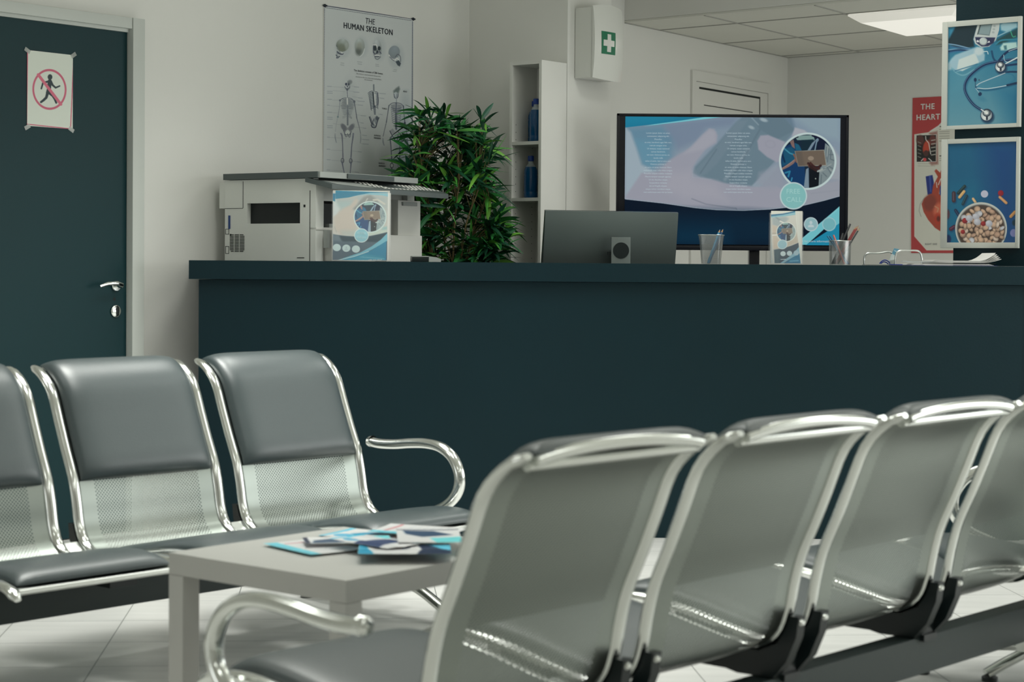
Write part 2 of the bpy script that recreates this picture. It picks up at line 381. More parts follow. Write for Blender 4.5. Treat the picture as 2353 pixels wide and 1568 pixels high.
# suspended tile ceiling of the back room
cb=MB();ins=.17
cpoly=[tuple(P1[:2]-da*.4+db*0),tuple(P2[:2]),tuple(pe),(4.6,bq1[1]),]
cb.prism([tuple(P1[:2]),tuple(P2[:2]),tuple(pe),tuple(bq1)],2.45,2.46,0)
def cline(p,q,w=.011,mi=1):
    p=np.array(p);q=np.array(q);d=(q-p)/np.linalg.norm(q-p);nn=np.array([-d[1],d[0]])*w/2
    cb.prism([tuple(p-nn),tuple(q-nn),tuple(q+nn),tuple(p+nn)],2.446,2.4505,mi)
def hit(p,d,p2,d2):
    A=np.array([[d[0],-d2[0]],[d[1],-d2[1]]]);t=np.linalg.solve(A,np.array(p2)-np.array(p));return np.array(p)+d*t[0]
V1=np.array([.817,10.612]);V2=np.array([1.235,11.237]);V3=P2[:2]-da*.10
for v in (V1,V2,V3):
    s0=hit(v,db,P1[:2],da);cline(s0,s0+db*4.2)
for u in (np.array([1.239,10.298]),np.array([1.755,9.873]),np.array([1.755,9.873])+db*.66,np.array([1.755,9.873])+db*1.32):
    s0=hit(u,da,P1[:2]+0*da,db);s1=hit(u,da,P2[:2],db);cline(s0,s1)
cline(P1[:2]+db*.005,P2[:2]+db*.005,.012,1);cline(P2[:2],P2[:2]+db*3,.012,1)
struct(cb.build('ceiling_back',['ceiling_tile','grid_metal']),'suspended tile ceiling of the back room')
# recessed ceiling light of the back room
a0=np.array([1.755,9.873]);b0=np.array([2.182,10.529]);dab=(b0-a0);e=db*.62
lt=thing('ceiling_light','recessed square ceiling light glowing in the tiled back ceiling','ceiling light',(float((a0+dab/2+e/2)[0]),float((a0+dab/2+e/2)[1]),2.445))
IM=invM(lt)
mb=MB();o_=[a0,b0,b0+e,a0+e];cen=(a0+b0+e)/2+e*0;cen=sum(o_)/4
inn=[cen+(p-cen)*.84 for p in o_]
vs=[(p[0],p[1],2.438) for p in o_]+[(p[0],p[1],2.405) for p in inn]
mb.add(vs,[(0,1,5,4),(1,2,6,5),(2,3,7,6),(3,0,4,7)],0,IM);
vs=[(p[0],p[1],2.438) for p in o_]+[(p[0],p[1],2.449) for p in o_]
mb.add(vs,[(0,1,5,4),(1,2,6,5),(2,3,7,6),(3,0,4,7)],0,IM)
mb.build('frame','lamp_frame',lt)
mb=MB();mb.add([(p[0],p[1],2.405) for p in inn],[(0,1,2,3)],0,IM);mb.build('diffuser','lamp_glow',lt)
# front-room ceiling lights (overhead, out of view) : assumed lamps, placed to light the waiting room
def ceil_lamp(x,y,z,pw,sz=.6,col=(.985,1,.94),fix=True,spread=180):
    if fix:
        t=thing('ceiling_light','unseen square ceiling light panel over the waiting room','ceiling light',(x,y,z),0,'unseen ceiling lights over the waiting room')
        MB().box((-sz/2-.02,-sz/2-.02,0),(sz/2+.02,sz/2+.02,.015)).build('frame','white_lacquer',t)
    la=bpy.data.lights.new('unseen_lamp','AREA');la.shape='SQUARE';la.size=sz;la.energy=pw;la.spread=math.radians(spread);la.color=col
    lo=bpy.data.objects.new('unseen_lamp',la);COL.objects.link(lo);lo.location=(x,y,z-.01)
    return lo
mb=MB();mb.box((4.53,4.72,.42),(4.598,4.80,2.42));mb.box((4.53,7.80,.42),(4.598,7.88,2.42));mb.box((4.53,4.80,.42),(4.598,7.80,.50));mb.box((4.53,4.80,2.34),(4.598,7.80,2.42));mb.box((4.54,6.27,.5),(4.595,6.33,2.34))  # assumed unseen window, added so its glow lights floor and walls from the right
wf=struct(mb.build('assumed_window','white_lacquer'),'assumed unseen window with a glowing pane, added to the wall beyond the right edge')
mat('assumed_daylight',(0,0,0),.5,emit=(.97,1,.965),estr=4.2)
wp=MB().add([(4.59,4.80,.5),(4.59,7.80,.5),(4.59,7.80,2.34),(4.59,4.80,2.34)],[(0,3,2,1)]).build('glow_pane','assumed_daylight',wf)
mb=MB();wx=float(wl0[0])  # unseen window shape, added so its glow brightens surfaces that face left
for a_,b_ in (((wx+.002,-2.38,.52),(wx+.07,-2.30,2.48)),((wx+.002,1.20,.52),(wx+.07,1.28,2.48)),((wx+.002,-2.30,.52),(wx+.07,1.20,.60)),((wx+.002,-2.30,2.40),(wx+.07,1.20,2.48)),((wx+.003,-.58,.6),(wx+.06,-.52,2.40))): mb.box(a_,b_)
fill_wf=struct(mb.build('fill_window','white_lacquer'),'unseen fill light shaped as a window, added to the side wall beyond the left edge')
mat('fill_glow',(0,0,0),.5,emit=(.97,1,.97),estr=2.6)
MB().add([(wx+.01,-2.30,.6),(wx+.01,1.20,.6),(wx+.01,1.20,2.40),(wx+.01,-2.30,2.40)],[(0,1,2,3)]).build('glow_pane','fill_glow',fill_wf)
LAMPS=[(2.9,6.1,11,180),(1.4,6.3,9,180),(3.8,3.6,10,180),(-.1,4.9,9,115),(-.9,5.7,19,110),(-.25,6.8,12,110),(3.3,1.8,12,180),(.6,1.9,8,180),(-2.0,4.2,6,150),(1.0,-.6,10,180)]  # the narrow-spread panels are unseen extras, added to lift the dark floor
for x,y,p,sprd in LAMPS: ceil_lamp(x,y,CZ-.02,p,.6,spread=sprd)
ceil_lamp(2.55,9.9,2.39,4,.5,fix=False);ceil_lamp(3.6,9.0,2.43,4,.5,fix=False);ceil_lamp(1.15,7.9,2.9,11,.6,spread=140)  # unseen lamps added: two brighten the back room, one the pillar
w=bpy.data.worlds.new('world');S.world=w;w.use_nodes=True;w.node_tree.nodes['Background'].inputs[0].default_value=(.8,1,1,1);w.node_tree.nodes['Background'].inputs[1].default_value=.02
# ------------------------------------------------------------------ door on the left wall
def wallM(l0=0,off=0.):   # local frame: x along wall A, y towards the room, z up
    nx,ny=AD[1],-AD[0]
    return Matrix(((AD[0],nx,0,W0[0]+AD[0]*l0+nx*off),(AD[1],ny,0,W0[1]+AD[1]*l0+ny*off),(0,0,1,0),(0,0,0,1)))
DM=wallM()
door=struct(MB().box((-1.02,.003,.004),(.0,.018,2.077),0,DM).build('door_1','teal_door'),'dark teal door in the left wall with a no entry sign')
fr=MB();fr.box((.002,.002,0),(.065,.055,2.125),0,DM,bev=.004);fr.box((-1.085,.002,0),(-1.022,.055,2.125),0,DM,bev=.004);fr.box((-1.02,.002,2.079),(.0,.052,2.124),0,DM,bev=.004)
fr.box((-1.02,.003,2.066),(0,.03,2.079),0,DM)
struct(fr.build('trim_2','trim_grey'),'pale grey frame around the teal door')
hp=pl(258,657,W0,A_);lx=(np.array(hp[:2])-W0)@AD;hz=hp[2]
h=MB();h.lathe([(0,.019),(.021,.019),(.023,.024),(.023,.026),(.020,.030),(0,.030)],24,0,DM@Matrix.Translation((lx,0,hz))@Matrix.Rotation(-math.pi/2,4,'X')@Matrix.Scale(1,4))
h.tube([(lx,.028,hz),(lx,.06,hz),(lx-.004,.068,hz+.004),(lx-.03,.07,hz+.012),(lx-.08,.068,hz+.010),(lx-.115,.064,hz-.001)],[.009,.009,(.009,.007),(.009,.006),(.008,.005),(.006,.004)],10,0,DM)
ho=h.build('door_handle','chrome');ho.parent=door
kp=pl(258,715,W0,A_);kz=kp[2]
h=MB();h.lathe([(0,.019),(.024,.019),(.026,.023),(.025,.026),(.021,.028),(0,.028)],24,0,DM@Matrix.Translation((lx,0,kz))@Matrix.Rotation(-math.pi/2,4,'X'))
h.lathe([(0,.0285),(.0055,.0285),(0,.0287)],12,1,DM@Matrix.Translation((lx,0,kz+.008))@Matrix.Rotation(-math.pi/2,4,'X'))
h.box((lx-.0025,.027,kz-.014),(lx+.0025,.0288,kz+.008),1,DM)
h.lathe([(0,.0185),(.007,.0185),(0,.0188)],12,1,DM@Matrix.Translation((lx-.004,0,(hz+kz)/2-.003))@Matrix.Rotation(-math.pi/2,4,'X'))
ko=h.build('keyhole_plate',['chrome','dark_seam']);ko.parent=door
# back room door with frame on wall_back
def frameM(P,ang):
    a=math.radians(ang);d=(math.sin(a),math.cos(a));n=(math.cos(a),-math.sin(a))
    return Matrix(((d[0],n[0],0,P[0]),(d[1],n[1],0,P[1]),(0,0,1,0),(0,0,0,1)))
BM=frameM(P1,BA)
def lb(px,py): q=pl(px,py,P1[:2],BA);return float((q[:2]-P1[:2])@da),float(q[2])
x0,zt=lb(1587,161);x1,_=lb(1769,200)
d2=MB();d2.box((x0,.001,0),(x0+.045,.014,zt-.06),0,BM);d2.box((x1-.045,.001,0),(x1,.014,zt-.06),0,BM);d2.box((x0,.001,zt-.06),(x1,.014,zt),0,BM)
struct(d2.build('trim_3','white_lacquer'),'white frame of the door in the back room')
d3=MB();d3.box((x0+.048,.0,0),(x1-.048,.008,zt-.063),0,BM)
xa,za=lb(1604,199);xb,zb=lb(1744,224)
za=zb=(za+zb)/2
for (p,q) in (((xa,za-.012),(xb,za)),((xb-.010,0.05),(xb,za))): d3.box((p[0],.006,p[1]),(q[0],.0095,q[1]),1,BM)
d3.box((xa+.06,.006,za-.105),(xb-.10,.0092,za-.1),1,BM)
struct(d3.build('door_2',['white_lacquer','dark_seam']),'white panelled door in the back room behind the television')
# ------------------------------------------------------------------ counter
YC=7.68
ct=thing('reception_counter','long dark teal reception counter facing the waiting chairs','counter',(.4,YC+.2,0))
IM=invM(ct)
mb=MB();mb.prism([(-1.286,YC),(2.095,YC),(2.095,8.0),(2.3,8.0),(2.3,8.2),(-1.15,8.2),(-1.2,8.0)],0,1.05,0,IM)
mb.prism([(2.1,7.70),(2.9,7.70),(2.9,8.2),(2.31,8.2),(2.31,7.99),(2.1,7.99)],0,1.05,0,IM)
mb.build('body','teal_paint',ct,weld=True)
mb=MB();mb.prism([(-1.322,YC-.03),(2.9,YC-.03),(2.9,8.24),(-.22,8.24),(-.40,8.40),(-.80,8.69),(wl_pt(8.69)[0]+.015,8.69),(wl_pt(8.0)[0]+.06,8.0),(-1.322,7.9)],1.052,1.1285,0,IM)
mb.build('counter_top','teal_paint',ct,weld=True)
TOP=1.1285
# dark column on the counter
pr=np.array([2.135,7.80]);bd=np.array([-.7826,.6225]);pL=pr+bd*.321
mb=MB();mb.prism([tuple(pL),tuple(pr),tuple(pr+AD*.26),tuple(pL+AD*.26)],TOP+.0005,CZ);struct(mb.build('wall_column','teal_paint',None,weld=True),'dark teal column rising from the counter')
PANG=math.degrees(math.atan2(bd[0],bd[1]))
# ------------------------------------------------------------------ benches
def crom(P,n=8):
    P=[np.array(p,float) for p in P];P=[2*P[0]-P[1]]+P+[2*P[-1]-P[-2]];o=[]
    for i in range(1,len(P)-2):
        for k in range(n):
            t=k/n;a,b,c,d=P[i-1],P[i],P[i+1],P[i+2]
            o.append(.5*((2*b)+(c-a)*t+(2*a-5*b+4*c-d)*t*t+(3*b-a-3*c+d)*t**3))
    o.append(P[-2]);return np.array(o)
PROF=crom([(-.192,.818),(-.145,.795),(-.098,.748),(-.062,.665),(-.03,.59),(.004,.515),(.022,.45),(.034,.39),(.056,.342),(.105,.310),(.17,.303),(.26,.318),(.36,.338),(.46,.352),(.54,.352),(.60,.342),(.635,.322)],6)
AL=np.concatenate([[0],np.cumsum(np.hypot(*np.diff(PROF,axis=0).T))])
def pat(s):  # point + upward/forward normal on profile at arclength s
    d=np.interp(s,AL,PROF[:,0]);z=np.interp(s,AL,PROF[:,1]);e=.004
    t=np.array([np.interp(s+e,AL,PROF[:,0])-np.interp(s-e,AL,PROF[:,0]),np.interp(s+e,AL,PROF[:,1])-np.interp(s-e,AL,PROF[:,1])]);t/=np.linalg.norm(t)
    return np.array([d,z]),np.array([-t[1],t[0]])      # normal: back -> forward, seat -> up
WS=.507;PT=.592
def cushion(s0,s1,hw,th,nu=28,nv=36,up=.0,flat=8):
    """padded pad wrapped on the profile between arclengths s0..s1; local x = row, y = -d"""
    U=np.sin(np.linspace(-math.pi/2,math.pi/2,nu));Vv=(1-np.cos(np.linspace(0,math.pi,nv)))/2
    top=np.zeros((nv,nu,3));bot=np.zeros((nv,nu,3))
    for j,v in enumerate(Vv):
        s=s0+(s1-s0)*v;p,n=pat(s)
        if s<0: p=PROF[0]+(PROF[0]-PROF[1])/np.linalg.norm(PROF[0]-PROF[1])*(-s)
        for i,u in enumerate(U):
            q=(max(0,1-abs(u)**flat)**.45)*(max(0,1-abs(2*v-1)**(flat))**.45)
            h=.003+th*q
            x=u*hw
            top[j,i]=(x,-(p[0]+n[0]*h),p[1]+n[1]*h);bot[j,i]=(x,-(p[0]+n[0]*.0025),p[1]+n[1]*.0025)
    mb=MB();mb.grid(top);mb.grid(bot,flip=True)
    idx=lambda j,i,o:o+j*nu+i
    o2=nv*nu;fs=[]
    for i in range(nu-1): fs+=[(i,i+1,o2+i+1,o2+i)[::-1],(idx(nv-1,i,0),idx(nv-1,i+1,0),idx(nv-1,i+1,o2),idx(nv-1,i,o2))]
    for j in range(nv-1): fs+=[(idx(j,0,0),idx(j+1,0,0),idx(j+1,0,o2),idx(j,0,o2))[::-1],(idx(j,nu-1,0),idx(j+1,nu-1,0),idx(j+1,nu-1,o2),idx(j,nu-1,o2))]
    for f in fs: mb.f.append(f);mb.m.append(0);mb.sm.append(True)
    return mb
SLEN=AL[-1]
def mesh_shell():
    ss=np.linspace(.012,SLEN-.03,70);xs=np.linspace(-.236,.236,9);G=np.zeros((70,9,3));UV=np.zeros((70,9,2))
    for j,s in enumerate(ss):
        p,n=pat(s)
        for i,x in enumerate(xs):
            dip=-.006*(1-(x/.236)**2)
            q=p+n*(dip-.001);G[j,i]=(x,-q[0],q[1]);UV[j,i]=(x,s)
    mb=MB();mb.grid(G,uv=UV)
    return mb
def mesh_rail():
    mb=MB();pts=[(0,-p[0],p[1]) for p in PROF[::2]];n=len(pts)
    rr=[(.017,.0105)]*n;rr[0]=(.010,.006);rr[-1]=(.010,.006)
    # swelling sleeves at the bends
    mb.tube(pts,rr,12,side=(1,0,0))
    return mb
def mesh_toprail():
    p,n=pat(.03);mb=MB();mb.tube([(-.232,-p[0]+.006,p[1]-.006),(.232,-p[0]+.006,p[1]-.006)],.0105,10)
    p=PROF[0];mb.tube([(x,-p[0]-.010,p[1]-.010+.016*(1-(x/.225)**2)**.8) for x in np.linspace(-.225,.225,25)],.0115,10);return mb
def mesh_front():
    p,n=pat(SLEN-.035);mb=MB();mb.tube([(-.232,-p[0],p[1]-.006),(.232,-p[0],p[1]-.006)],.008,8);return mb
def mesh_bracket():
    out=[(-.002,.385),(.004,.340),(.028,.285),(.062,.246),(.155,.244),(.30,.272),(.385,.318),(.40,.35)]
    inn=[(.375,.342),(.28,.322),(.18,.302),(.10,.300),(.052,.322),(.030,.356),(.020,.385)]
    poly=[(-a,b) for a,b in out+inn];mb=MB()
    for x in (-.045,.045): mb.prism(poly,x-.014,x+.014,axis='x')
    mb.box((-.045,-.30,.246),(.045,-.06,.285));mb.box((-.03,-.13,.235),(.03,-.05,.25))
    return mb
def mesh_link():
    mb=MB();G=[]
    for s in np.linspace(.555,.74,12):
        p,n=pat(s);G.append([(x,-(p[0]-n[0]*.006),p[1]-n[1]*.006) for x in (-.03,.03)])
    mb.grid(np.array(G));return mb
def mesh_arm(off=0.):
    pts=np.array([0,-.036 if off else 0.])+crom([(.015,.541),(.06,.537),(.13,.540),(.20,.548),(.27,.552),(.335,.545),(.385,.520),(.415,.48),(.421,.44),(.405,.40),(.365,.365),(.30,.335),(.22,.295),(.17,.262)],5)
    mb=MB();n=len(pts);mb.tube([(0,-(p[0]+off),p[1]) for p in pts],[(.0205,.016)]*n,14,side=(1,0,0))
    p=pts[0];mb.lathe([(0,-.010),(.008,-.009),(.014,-.006),(.018,0),(.019,.006),(.0195,.012)],14,0,Matrix.Translation((0,-(p[0]+off),p[1]))@Matrix.Rotation(math.pi/2,4,'X')@Matrix.Scale(1.06,4,(1,0,0)))
    return mb
def mesh_leg():
    mb=MB();pts=crom([(-.26,.020),(-.21,.045),(-.10,.088),(.02,.114),(.14,.118),(.27,.094),(.37,.052),(.43,.020)],6)
    mb.tube([(0,-p[0],p[1]) for p in pts],(.020,.014),14,side=(1,0,0)) if False else mb.tube([(0,-p[0],p[1]) for p in pts],[(.022,.014)]*len(pts),14,side=(1,0,0))
    mb.box((-.03,-.125,.11),(.03,-.055,.155));return mb
def mesh_pads(): return MB().lathe([(0,0),(.022,0),(.022,.012),(.012,.018),(0,.018)],14)
PROTO={}
BOLTS=[(x,-d+.004,z,0) for x in (-.045,.045) for d,z in ((.004,.372),(.075,.262),(.335,.305),(.20,.262))]
def inst(key,fn,mats,name,par,x=0,label=None):
    if key in PROTO: o=bpy.data.objects.new(name,PROTO[key].data);COL.objects.link(o);o.parent=par
    else: o=fn().build(name,mats,par);PROTO[key]=o
    o.location=(x,0,0)
    if label:o['label']=label
    return o
def bench(loc,rz,xs,label,arms,legs,aoff=0.,gaps=None,beam=None):
    t=thing('beam_seating',label,'waiting chairs',loc,rz,'steel waiting room seat rows')
    for x in xs:
        inst('shell',mesh_shell,'perforated_steel','seat_shell',t,x)
        inst('toprail',mesh_toprail,'chrome','top_bar',t,x);inst('front',mesh_front,'satin_steel','front_bar',t,x)
        for s in (-1,1): inst('rail',mesh_rail,'chrome','side_rail',t,x+s*WS/2)
        inst('backc',lambda:cushion(.0,.388,.232,.036),'leather','back_cushion',t,x)
        inst('seatc',lambda:cushion(.63,SLEN-.05,.228,.028),'leather','seat_cushion',t,x)
    xs=sorted(xs);gx=[(a+b)/2 for a,b in zip(xs[:-1],xs[1:])]+([] if len(xs)>1 else [xs[0]+PT/2])
    for x in gx:
        b=inst('bracket',mesh_bracket,'black_cast','bracket',t,x)
        for (bx,by,bz,top_) in BOLTS:
            if 'bolt' in PROTO: c=bpy.data.objects.new('bolt',PROTO['bolt'].data);COL.objects.link(c);c.parent=b
            else: c=MB().lathe([(0,.006),(.005,.006),(.0075,.002),(.0085,0)],10).build('bolt','chrome',b);PROTO['bolt']=c
            c.location=(bx,by,bz);c.rotation_euler=(0 if top_ else -math.pi/2,0,0)
    for x in (gx if len(xs)>1 else []): inst('link',mesh_link,'satin_steel','link_plate',t,x)
    x0,x1=beam or (xs[0]-PT/2-.03,xs[-1]+PT/2+.03)
    MB().box((x0,-.122,.153),(x1,-.062,.243),bev=.004).build('beam','beam_grey',t)
    for x in arms: inst('arm%.2f'%aoff,lambda:mesh_arm(aoff),'chrome','armrest',t,x)
    for x in legs:
        l=inst('leg',mesh_leg,'chrome','leg',t,x)
        for d in (-.25,.42):
            c=inst('pad',mesh_pads,'black_cast','foot_pad',l,0);c.location=(0,-d,0)
    return t
bench((-1.634,4.831,0),.837,[PT*k+WS/2 for k in (-1,0,1,2)],'row of padded steel waiting chairs on the left, seen from the front near the door',[PT*2+WS+.045],[PT*-.5,1.70])
bench((-.115,3.13,0),.839+math.pi,[-(PT*k+WS/2) for k in (0,1,2,3)],'row of steel waiting chairs in the right foreground, seen from behind',[.045],[-2.35,-.75],aoff=.12)
# third row, only its armrest shows through the gap
bench((1.69,5.36,0),math.radians(-82),[WS/2],'steel waiting chair glimpsed through the gap between the two right foreground backs',[-.045],[PT*.4])
# ------------------------------------------------------------------ white table
tc0=atz(795,1335,.45)[:2];tl=atz(388,1270,.45)[:2]
u=(tl-tc0);wd=np.linalg.norm(u);u/=wd;v=np.array([-u[1],u[0]])*-1
if v[1]<0:v=-v
tcen=tc0+(u+v)*wd/2;trz=math.atan2(v[1],v[0])
tb=thing('side_table','square white table between the two seat rows, leaflets scattered on top','table',(float(tcen[0]),float(tcen[1]),0),trz)
hw=wd/2;MB().box((-hw,-hw,.40),(hw,hw,.45),bev=.002).build('tabletop','table_white',tb)
LW=.05
for sx in (-1,1):
    for sy in (-1,1):
        MB().box((sx*hw,sy*hw,0),(sx*(hw-LW),sy*(hw-LW),.3995),bev=.002).build('leg','table_white',tb)
# leaflets
TEAL=(20,120,150);NAVY=(12,28,56);PALE=(190,205,208)
def leaflet(px,py,rot,w,h,z,style,label,name='leaflet',cat='leaflet',curl=.0012,fold=False,group='leaflets on the white table'):
    c=atz(px,py,.45);t=thing(name,label,cat,(float(c[0]),float(c[1]),.4505+z),rot,group)
    nu,nv=70,100;U,V=np.meshgrid(np.linspace(0,1,nu),np.linspace(0,1,nv))
    G=np.stack([(U-.5)*w,(V-.5)*h,.0006+curl*(np.abs(U-.5)*2)**3*1.0+curl*.8*np.abs(V-.5)**3*4],-1)
    if fold: G[...,2]+=.0016*np.abs(np.sin(U*2*math.pi))
    p=Pic(G,U*100,(1-V)*140,(205,205,202))
    if style==0:
        p.poly([(0,0),(100,0),(100,6),(60,14),(0,24)],TEAL,2);p.poly([(0,88),(50,96),(100,84),(100,140),(0,140)],NAVY,1.5);p.poly([(30,140),(100,96),(100,140)],(70,150,180),1.5)
        p.ell(68,58,25,25,(215,220,220));p.ell(68,58,22,22,(24,40,60));p.poly([(52,48),(84,48),(82,66),(54,66)],(120,100,85))
    elif style==1:
        p.poly([(0,60),(40,45),(100,70),(100,110),(50,100),(0,120)],(30,44,80),4);p.ell(30,30,16,16,(60,140,170));p.poly([(0,0),(100,0),(100,12),(0,8)],(60,150,190),2)
    elif style==2:
        p.poly([(0,0),(26,0),(20,140),(0,140)],(84,160,190),3);p.line([(30,20),(96,24)],5,(150,60,70),2);
        for k in range(6): p.line([(34,50+k*12),(92,50+k*12)],3,(150,155,160),2)
    else:
        p.poly([(10,10),(60,16),(90,60),(40,80),(14,50)],(40,60,84),5);p.poly([(50,90),(100,80),(100,140),(60,140)],(90,170,195),3);p.line([(0,4),(100,4)],8,(20,24,50),2)
    mb=Pic.build(p,'sheet','print_gloss',None,2.0);mb.parent=t
    return t
LT=[(850,1232,trz+.2,.15,.21,.000,1,'leaflet with dark navy picture at the far corner of the white table',0),
(905,1247,trz-.45,.15,.21,.003,0,'leaflet with round photo and navy foot on the middle of the white table',1),
(800,1255,trz+.9,.10,.21,.006,3,'narrow leaflet with slate blue picture on the left of the pile',0),
(960,1236,trz+.35,.15,.21,.006,2,'pale printed leaflet with a blue side strip at the back of the pile',0),
(720,1262,trz-.2,.15,.21,.000,2,'leaflet with blue strip and red line lying nearest the left table edge',0),
(930,1285,trz+.75,.15,.21,.009,0,'leaflet with teal and navy print nearest the front right table edge',1),
(860,1272,trz-.1,.10,.21,.012,1,'folded leaflet lying open on top of the leaflet pile',1),
(985,1262,trz-.8,.15,.21,.012,3,'leaflet with light blue corner partly behind the near chair back',0)]
for k,a in enumerate(sorted(LT,key=lambda q:q[5])): leaflet(*a[:5],k*.0042,a[6],a[7],fold=bool(a[8]))
# ------------------------------------------------------------------ signs and posters
GA=1.95
# no entry sign on the door
R=rect((63,116),(165,296),W0+np.array([AD[1],-AD[0]])*.0185,A_,TR=(168,126),BL=(60,290))
sg=thing('door_sign','white paper sign with a red crossed-out walking figure taped to the teal door','sign',tuple(R['Q']+R['d']*(R['l0']+R['l1'])/2+np.array([0,0,R['zb']])),0)
p=pic(R,(163,168,160),1.6,.002)
P=lambda z: [(x/4.612,y/4.612) for x,y in z]
RED=(150,68,88)
gx0,gx1=p.x.min(),p.x.max()
for e in ([(292,524),(782,578)],[(782,578),(748,1366)],[(748,1366),(282,1316)],[(282,1316),(292,524)]): p.line(P(e),2.2,RED)
# figure
K_=(16,32,36)
p.ell(530/4.612,817/4.612,5.4,6.4,K_)
p.line(P([(528,862),(520,935),(505,985)]),[9.5,9,8],K_);p.line(P([(505,865),(455,880),(438,940)]),[4.5,4,3.6],K_)
p.line(P([(540,870),(560,905),(590,930),(632,912)]),[6,4.5,4,3.4],K_)
p.line(P([(508,975),(490,1035),(462,1062),(435,1082)]),[7,6,5.5,5],K_);p.line(P([(518,980),(560,1015),(580,1050),(596,1090)]),[7,6,5,4.5],K_)
p.ell(524/4.612,948/4.612,39.2,47.0,RED,rot=-.06,ring=4.2)
p.line(P([(405,792),(645,1106)]),6.6,(160,78,96))
p.build('paper','print',sg,GA)
n3=R['n'];
for (px,py,dx) in ((62,116,-.5),(168,127,.6),(62,292,.5),(163,298,-.5)):
    c=pl(px,py,R['Q'],A_)+n3*.003;d=R['d'];a=np.array([d[0]*math.cos(dx),d[1]*math.cos(dx),math.sin(dx)]);b=np.array([-d[0]*math.sin(dx),-d[1]*math.sin(dx),math.cos(dx)])
    mb=MB();mb.add([tuple(c-a*.014-b*.008),tuple(c+a*.014-b*.008),tuple(c+a*.014+b*.008),tuple(c-a*.014+b*.008)],[(0,1,2,3)],0,invM(sg));mb.build('sticky_tape','tape',sg)
# ---- human skeleton poster
R=rect((745,12),(951,43),W0,A_,.004);R=dict(R);
TLp=pl(745,13,R['Q'],A_);R['l0']=(TLp-R['Q'])@R['d'];TR_=pl(950,43,R['Q'],A_);R['l1']=(TR_-R['Q'])@R['d'];R['zt']=2.313;R['zb']=1.23
sp_=thing('skeleton_poster','tall white human skeleton chart on the wall above the printer','poster',tuple(R['Q']+R['d']*(R['l0']+R['l1'])/2+np.array([0,0,R['zb']])))
p=pic(R,(158,162,163),1.45,.0)
z1=lambda L:[(720+x/7.129,0+y/7.129) for x,y in L]       # digitised from the upper half
z2=lambda L:[(720+x/6.532,180+y/6.532) for x,y in L]     # digitised from the lower half
IK=(36,42,60);GR=(96,102,112);MG=(122,128,136);DKG=(70,76,84)
SMOOTH[0]=True
# blurry shadows behind the figures
for cx,cy,rx,ry in ((785,110,16,22),(827,108,14,22),(868,112,13,26),(908,130,16,26)): p.ell(cx+3,cy,rx*1.1,ry*1.05,(140,147,150),0,8,.6)
p.ell(927,330,14,90,(112,124,130),.05,18,.7);p.ell(915,350,10,60,(128,138,143),0,12,.6);p.ell(802,225,18,45,(146,151,153),0,10,.5)
p.poly([(740,60),(950,80),(950,500),(740,500)],(158,162,163),.1,.0)
# border: dark line and perforation dashes
for i in range(52):
    t=i/52;x=748+t*199;y=17.5+t*30;p.line([(x,y),(x+1.9,y+.3)],1.1,(60,66,78))
for i in range(125): p.line([(745.6-i*.0267*1.2,20+i*3.9),(745.6-i*.0267*1.2,21.8+i*3.9)],1.2,(52,58,72));p.line([(947.8-.02*i,50+i*3.9),(947.8-.02*i,52+i*3.9)],1.4,(40,48,66))
p.line([(743,12.5),(952,44)],1.6,(24,28,48));p.line([(951,44),(943,600)],.9,(70,76,88));p.line([(744,13),(744,27)],2.2,(24,28,48))
# four skulls
def skull_side(o,fl=1,dark=(88,94,90)):
    ox_,oy_=o
    p.ell(ox_,oy_,14.2,15.5,(176,184,184),0,1.5,col2=dark,lx=-.25*fl,ly=-.7)
p.ell(787,104,14.5,14.5,(150,158,158),0,2,col2=(92,98,90),lx=.1,ly=-.9);p.ell(797,106,5,10,(150,156,154),0,4,.6)
p.ell(784,110,9,9,(98,104,92),0,5,.7)
p.line(z1([(385,770),(420,830),(480,870),(500,885)]),1.4,(214,218,216));p.line(z1([(378,740),(400,800),(440,850)]),1.2,DKG)
p.poly(z1([(385,830),(460,870),(440,930),(400,955),(372,915)]),(120,126,130),1.5);p.line(z1([(390,850),(430,880),(470,890),(492,880)]),2,IK);p.line(z1([(372,900),(390,925),(380,950),(410,945),(425,920)]),1.5,IK);p.line(z1([(400,900),(440,905)]),1.4,(200,204,204))
p.ell(826.5,106,11.4,18.5,(152,160,160),0,1.6,col2=(118,124,122),lx=-.2,ly=-.8);p.poly(z1([(690,830),(840,800),(800,890),(765,925),(720,880)]),(120,126,124),2);p.ell(824,118,6.5,8.5,(74,80,78),.1,6,.85);p.ell(826,106,6,8,(120,122,112),0,6,.6);p.line(z1([(765,925),(812,880),(838,800)]),1.5,(190,194,194),1.5,.7)
p.ell(866.5,112,10.4,21,(160,166,168),0,1.6,col2=(116,122,124),lx=-.2,ly=-.8)
for c in ((1010,790,4.2,6),(1078,793,3.6,5)): p.ell(720+c[0]/7.129,c[1]/7.129,c[2],c[3],(34,44,48),0,1.4)
p.line(z1([(975,740),(1030,735),(1045,790)]),1.6,(206,210,208));p.ell(720+1045/7.129,850/7.129,1.8,4,(20,30,34),0,1)
p.line(z1([(985,850),(1010,890),(1045,860),(1090,850),(1110,880)]),1.6,IK);p.line(z1([(1000,900),(1020,960),(1060,970),(1100,930)]),2,(90,96,102));p.line(z1([(1010,905),(1080,905)]),2.4,(214,216,212));p.line(z1([(1015,925),(1075,925)]),1.2,IK);p.line(z1([(985,745),(985,860)]),1.4,IK)
p.ell(720+1325/7.129,855/7.129,13,15,(120,130,138),.2,1.5,col2=(104,112,118),lx=0,ly=-.6);p.line(z1([(1240,900),(1275,960),(1330,990),(1370,950),(1400,990)]),1.8,(206,210,208));p.line(z1([(1250,930),(1290,975),(1330,1000)]),1.2,IK)
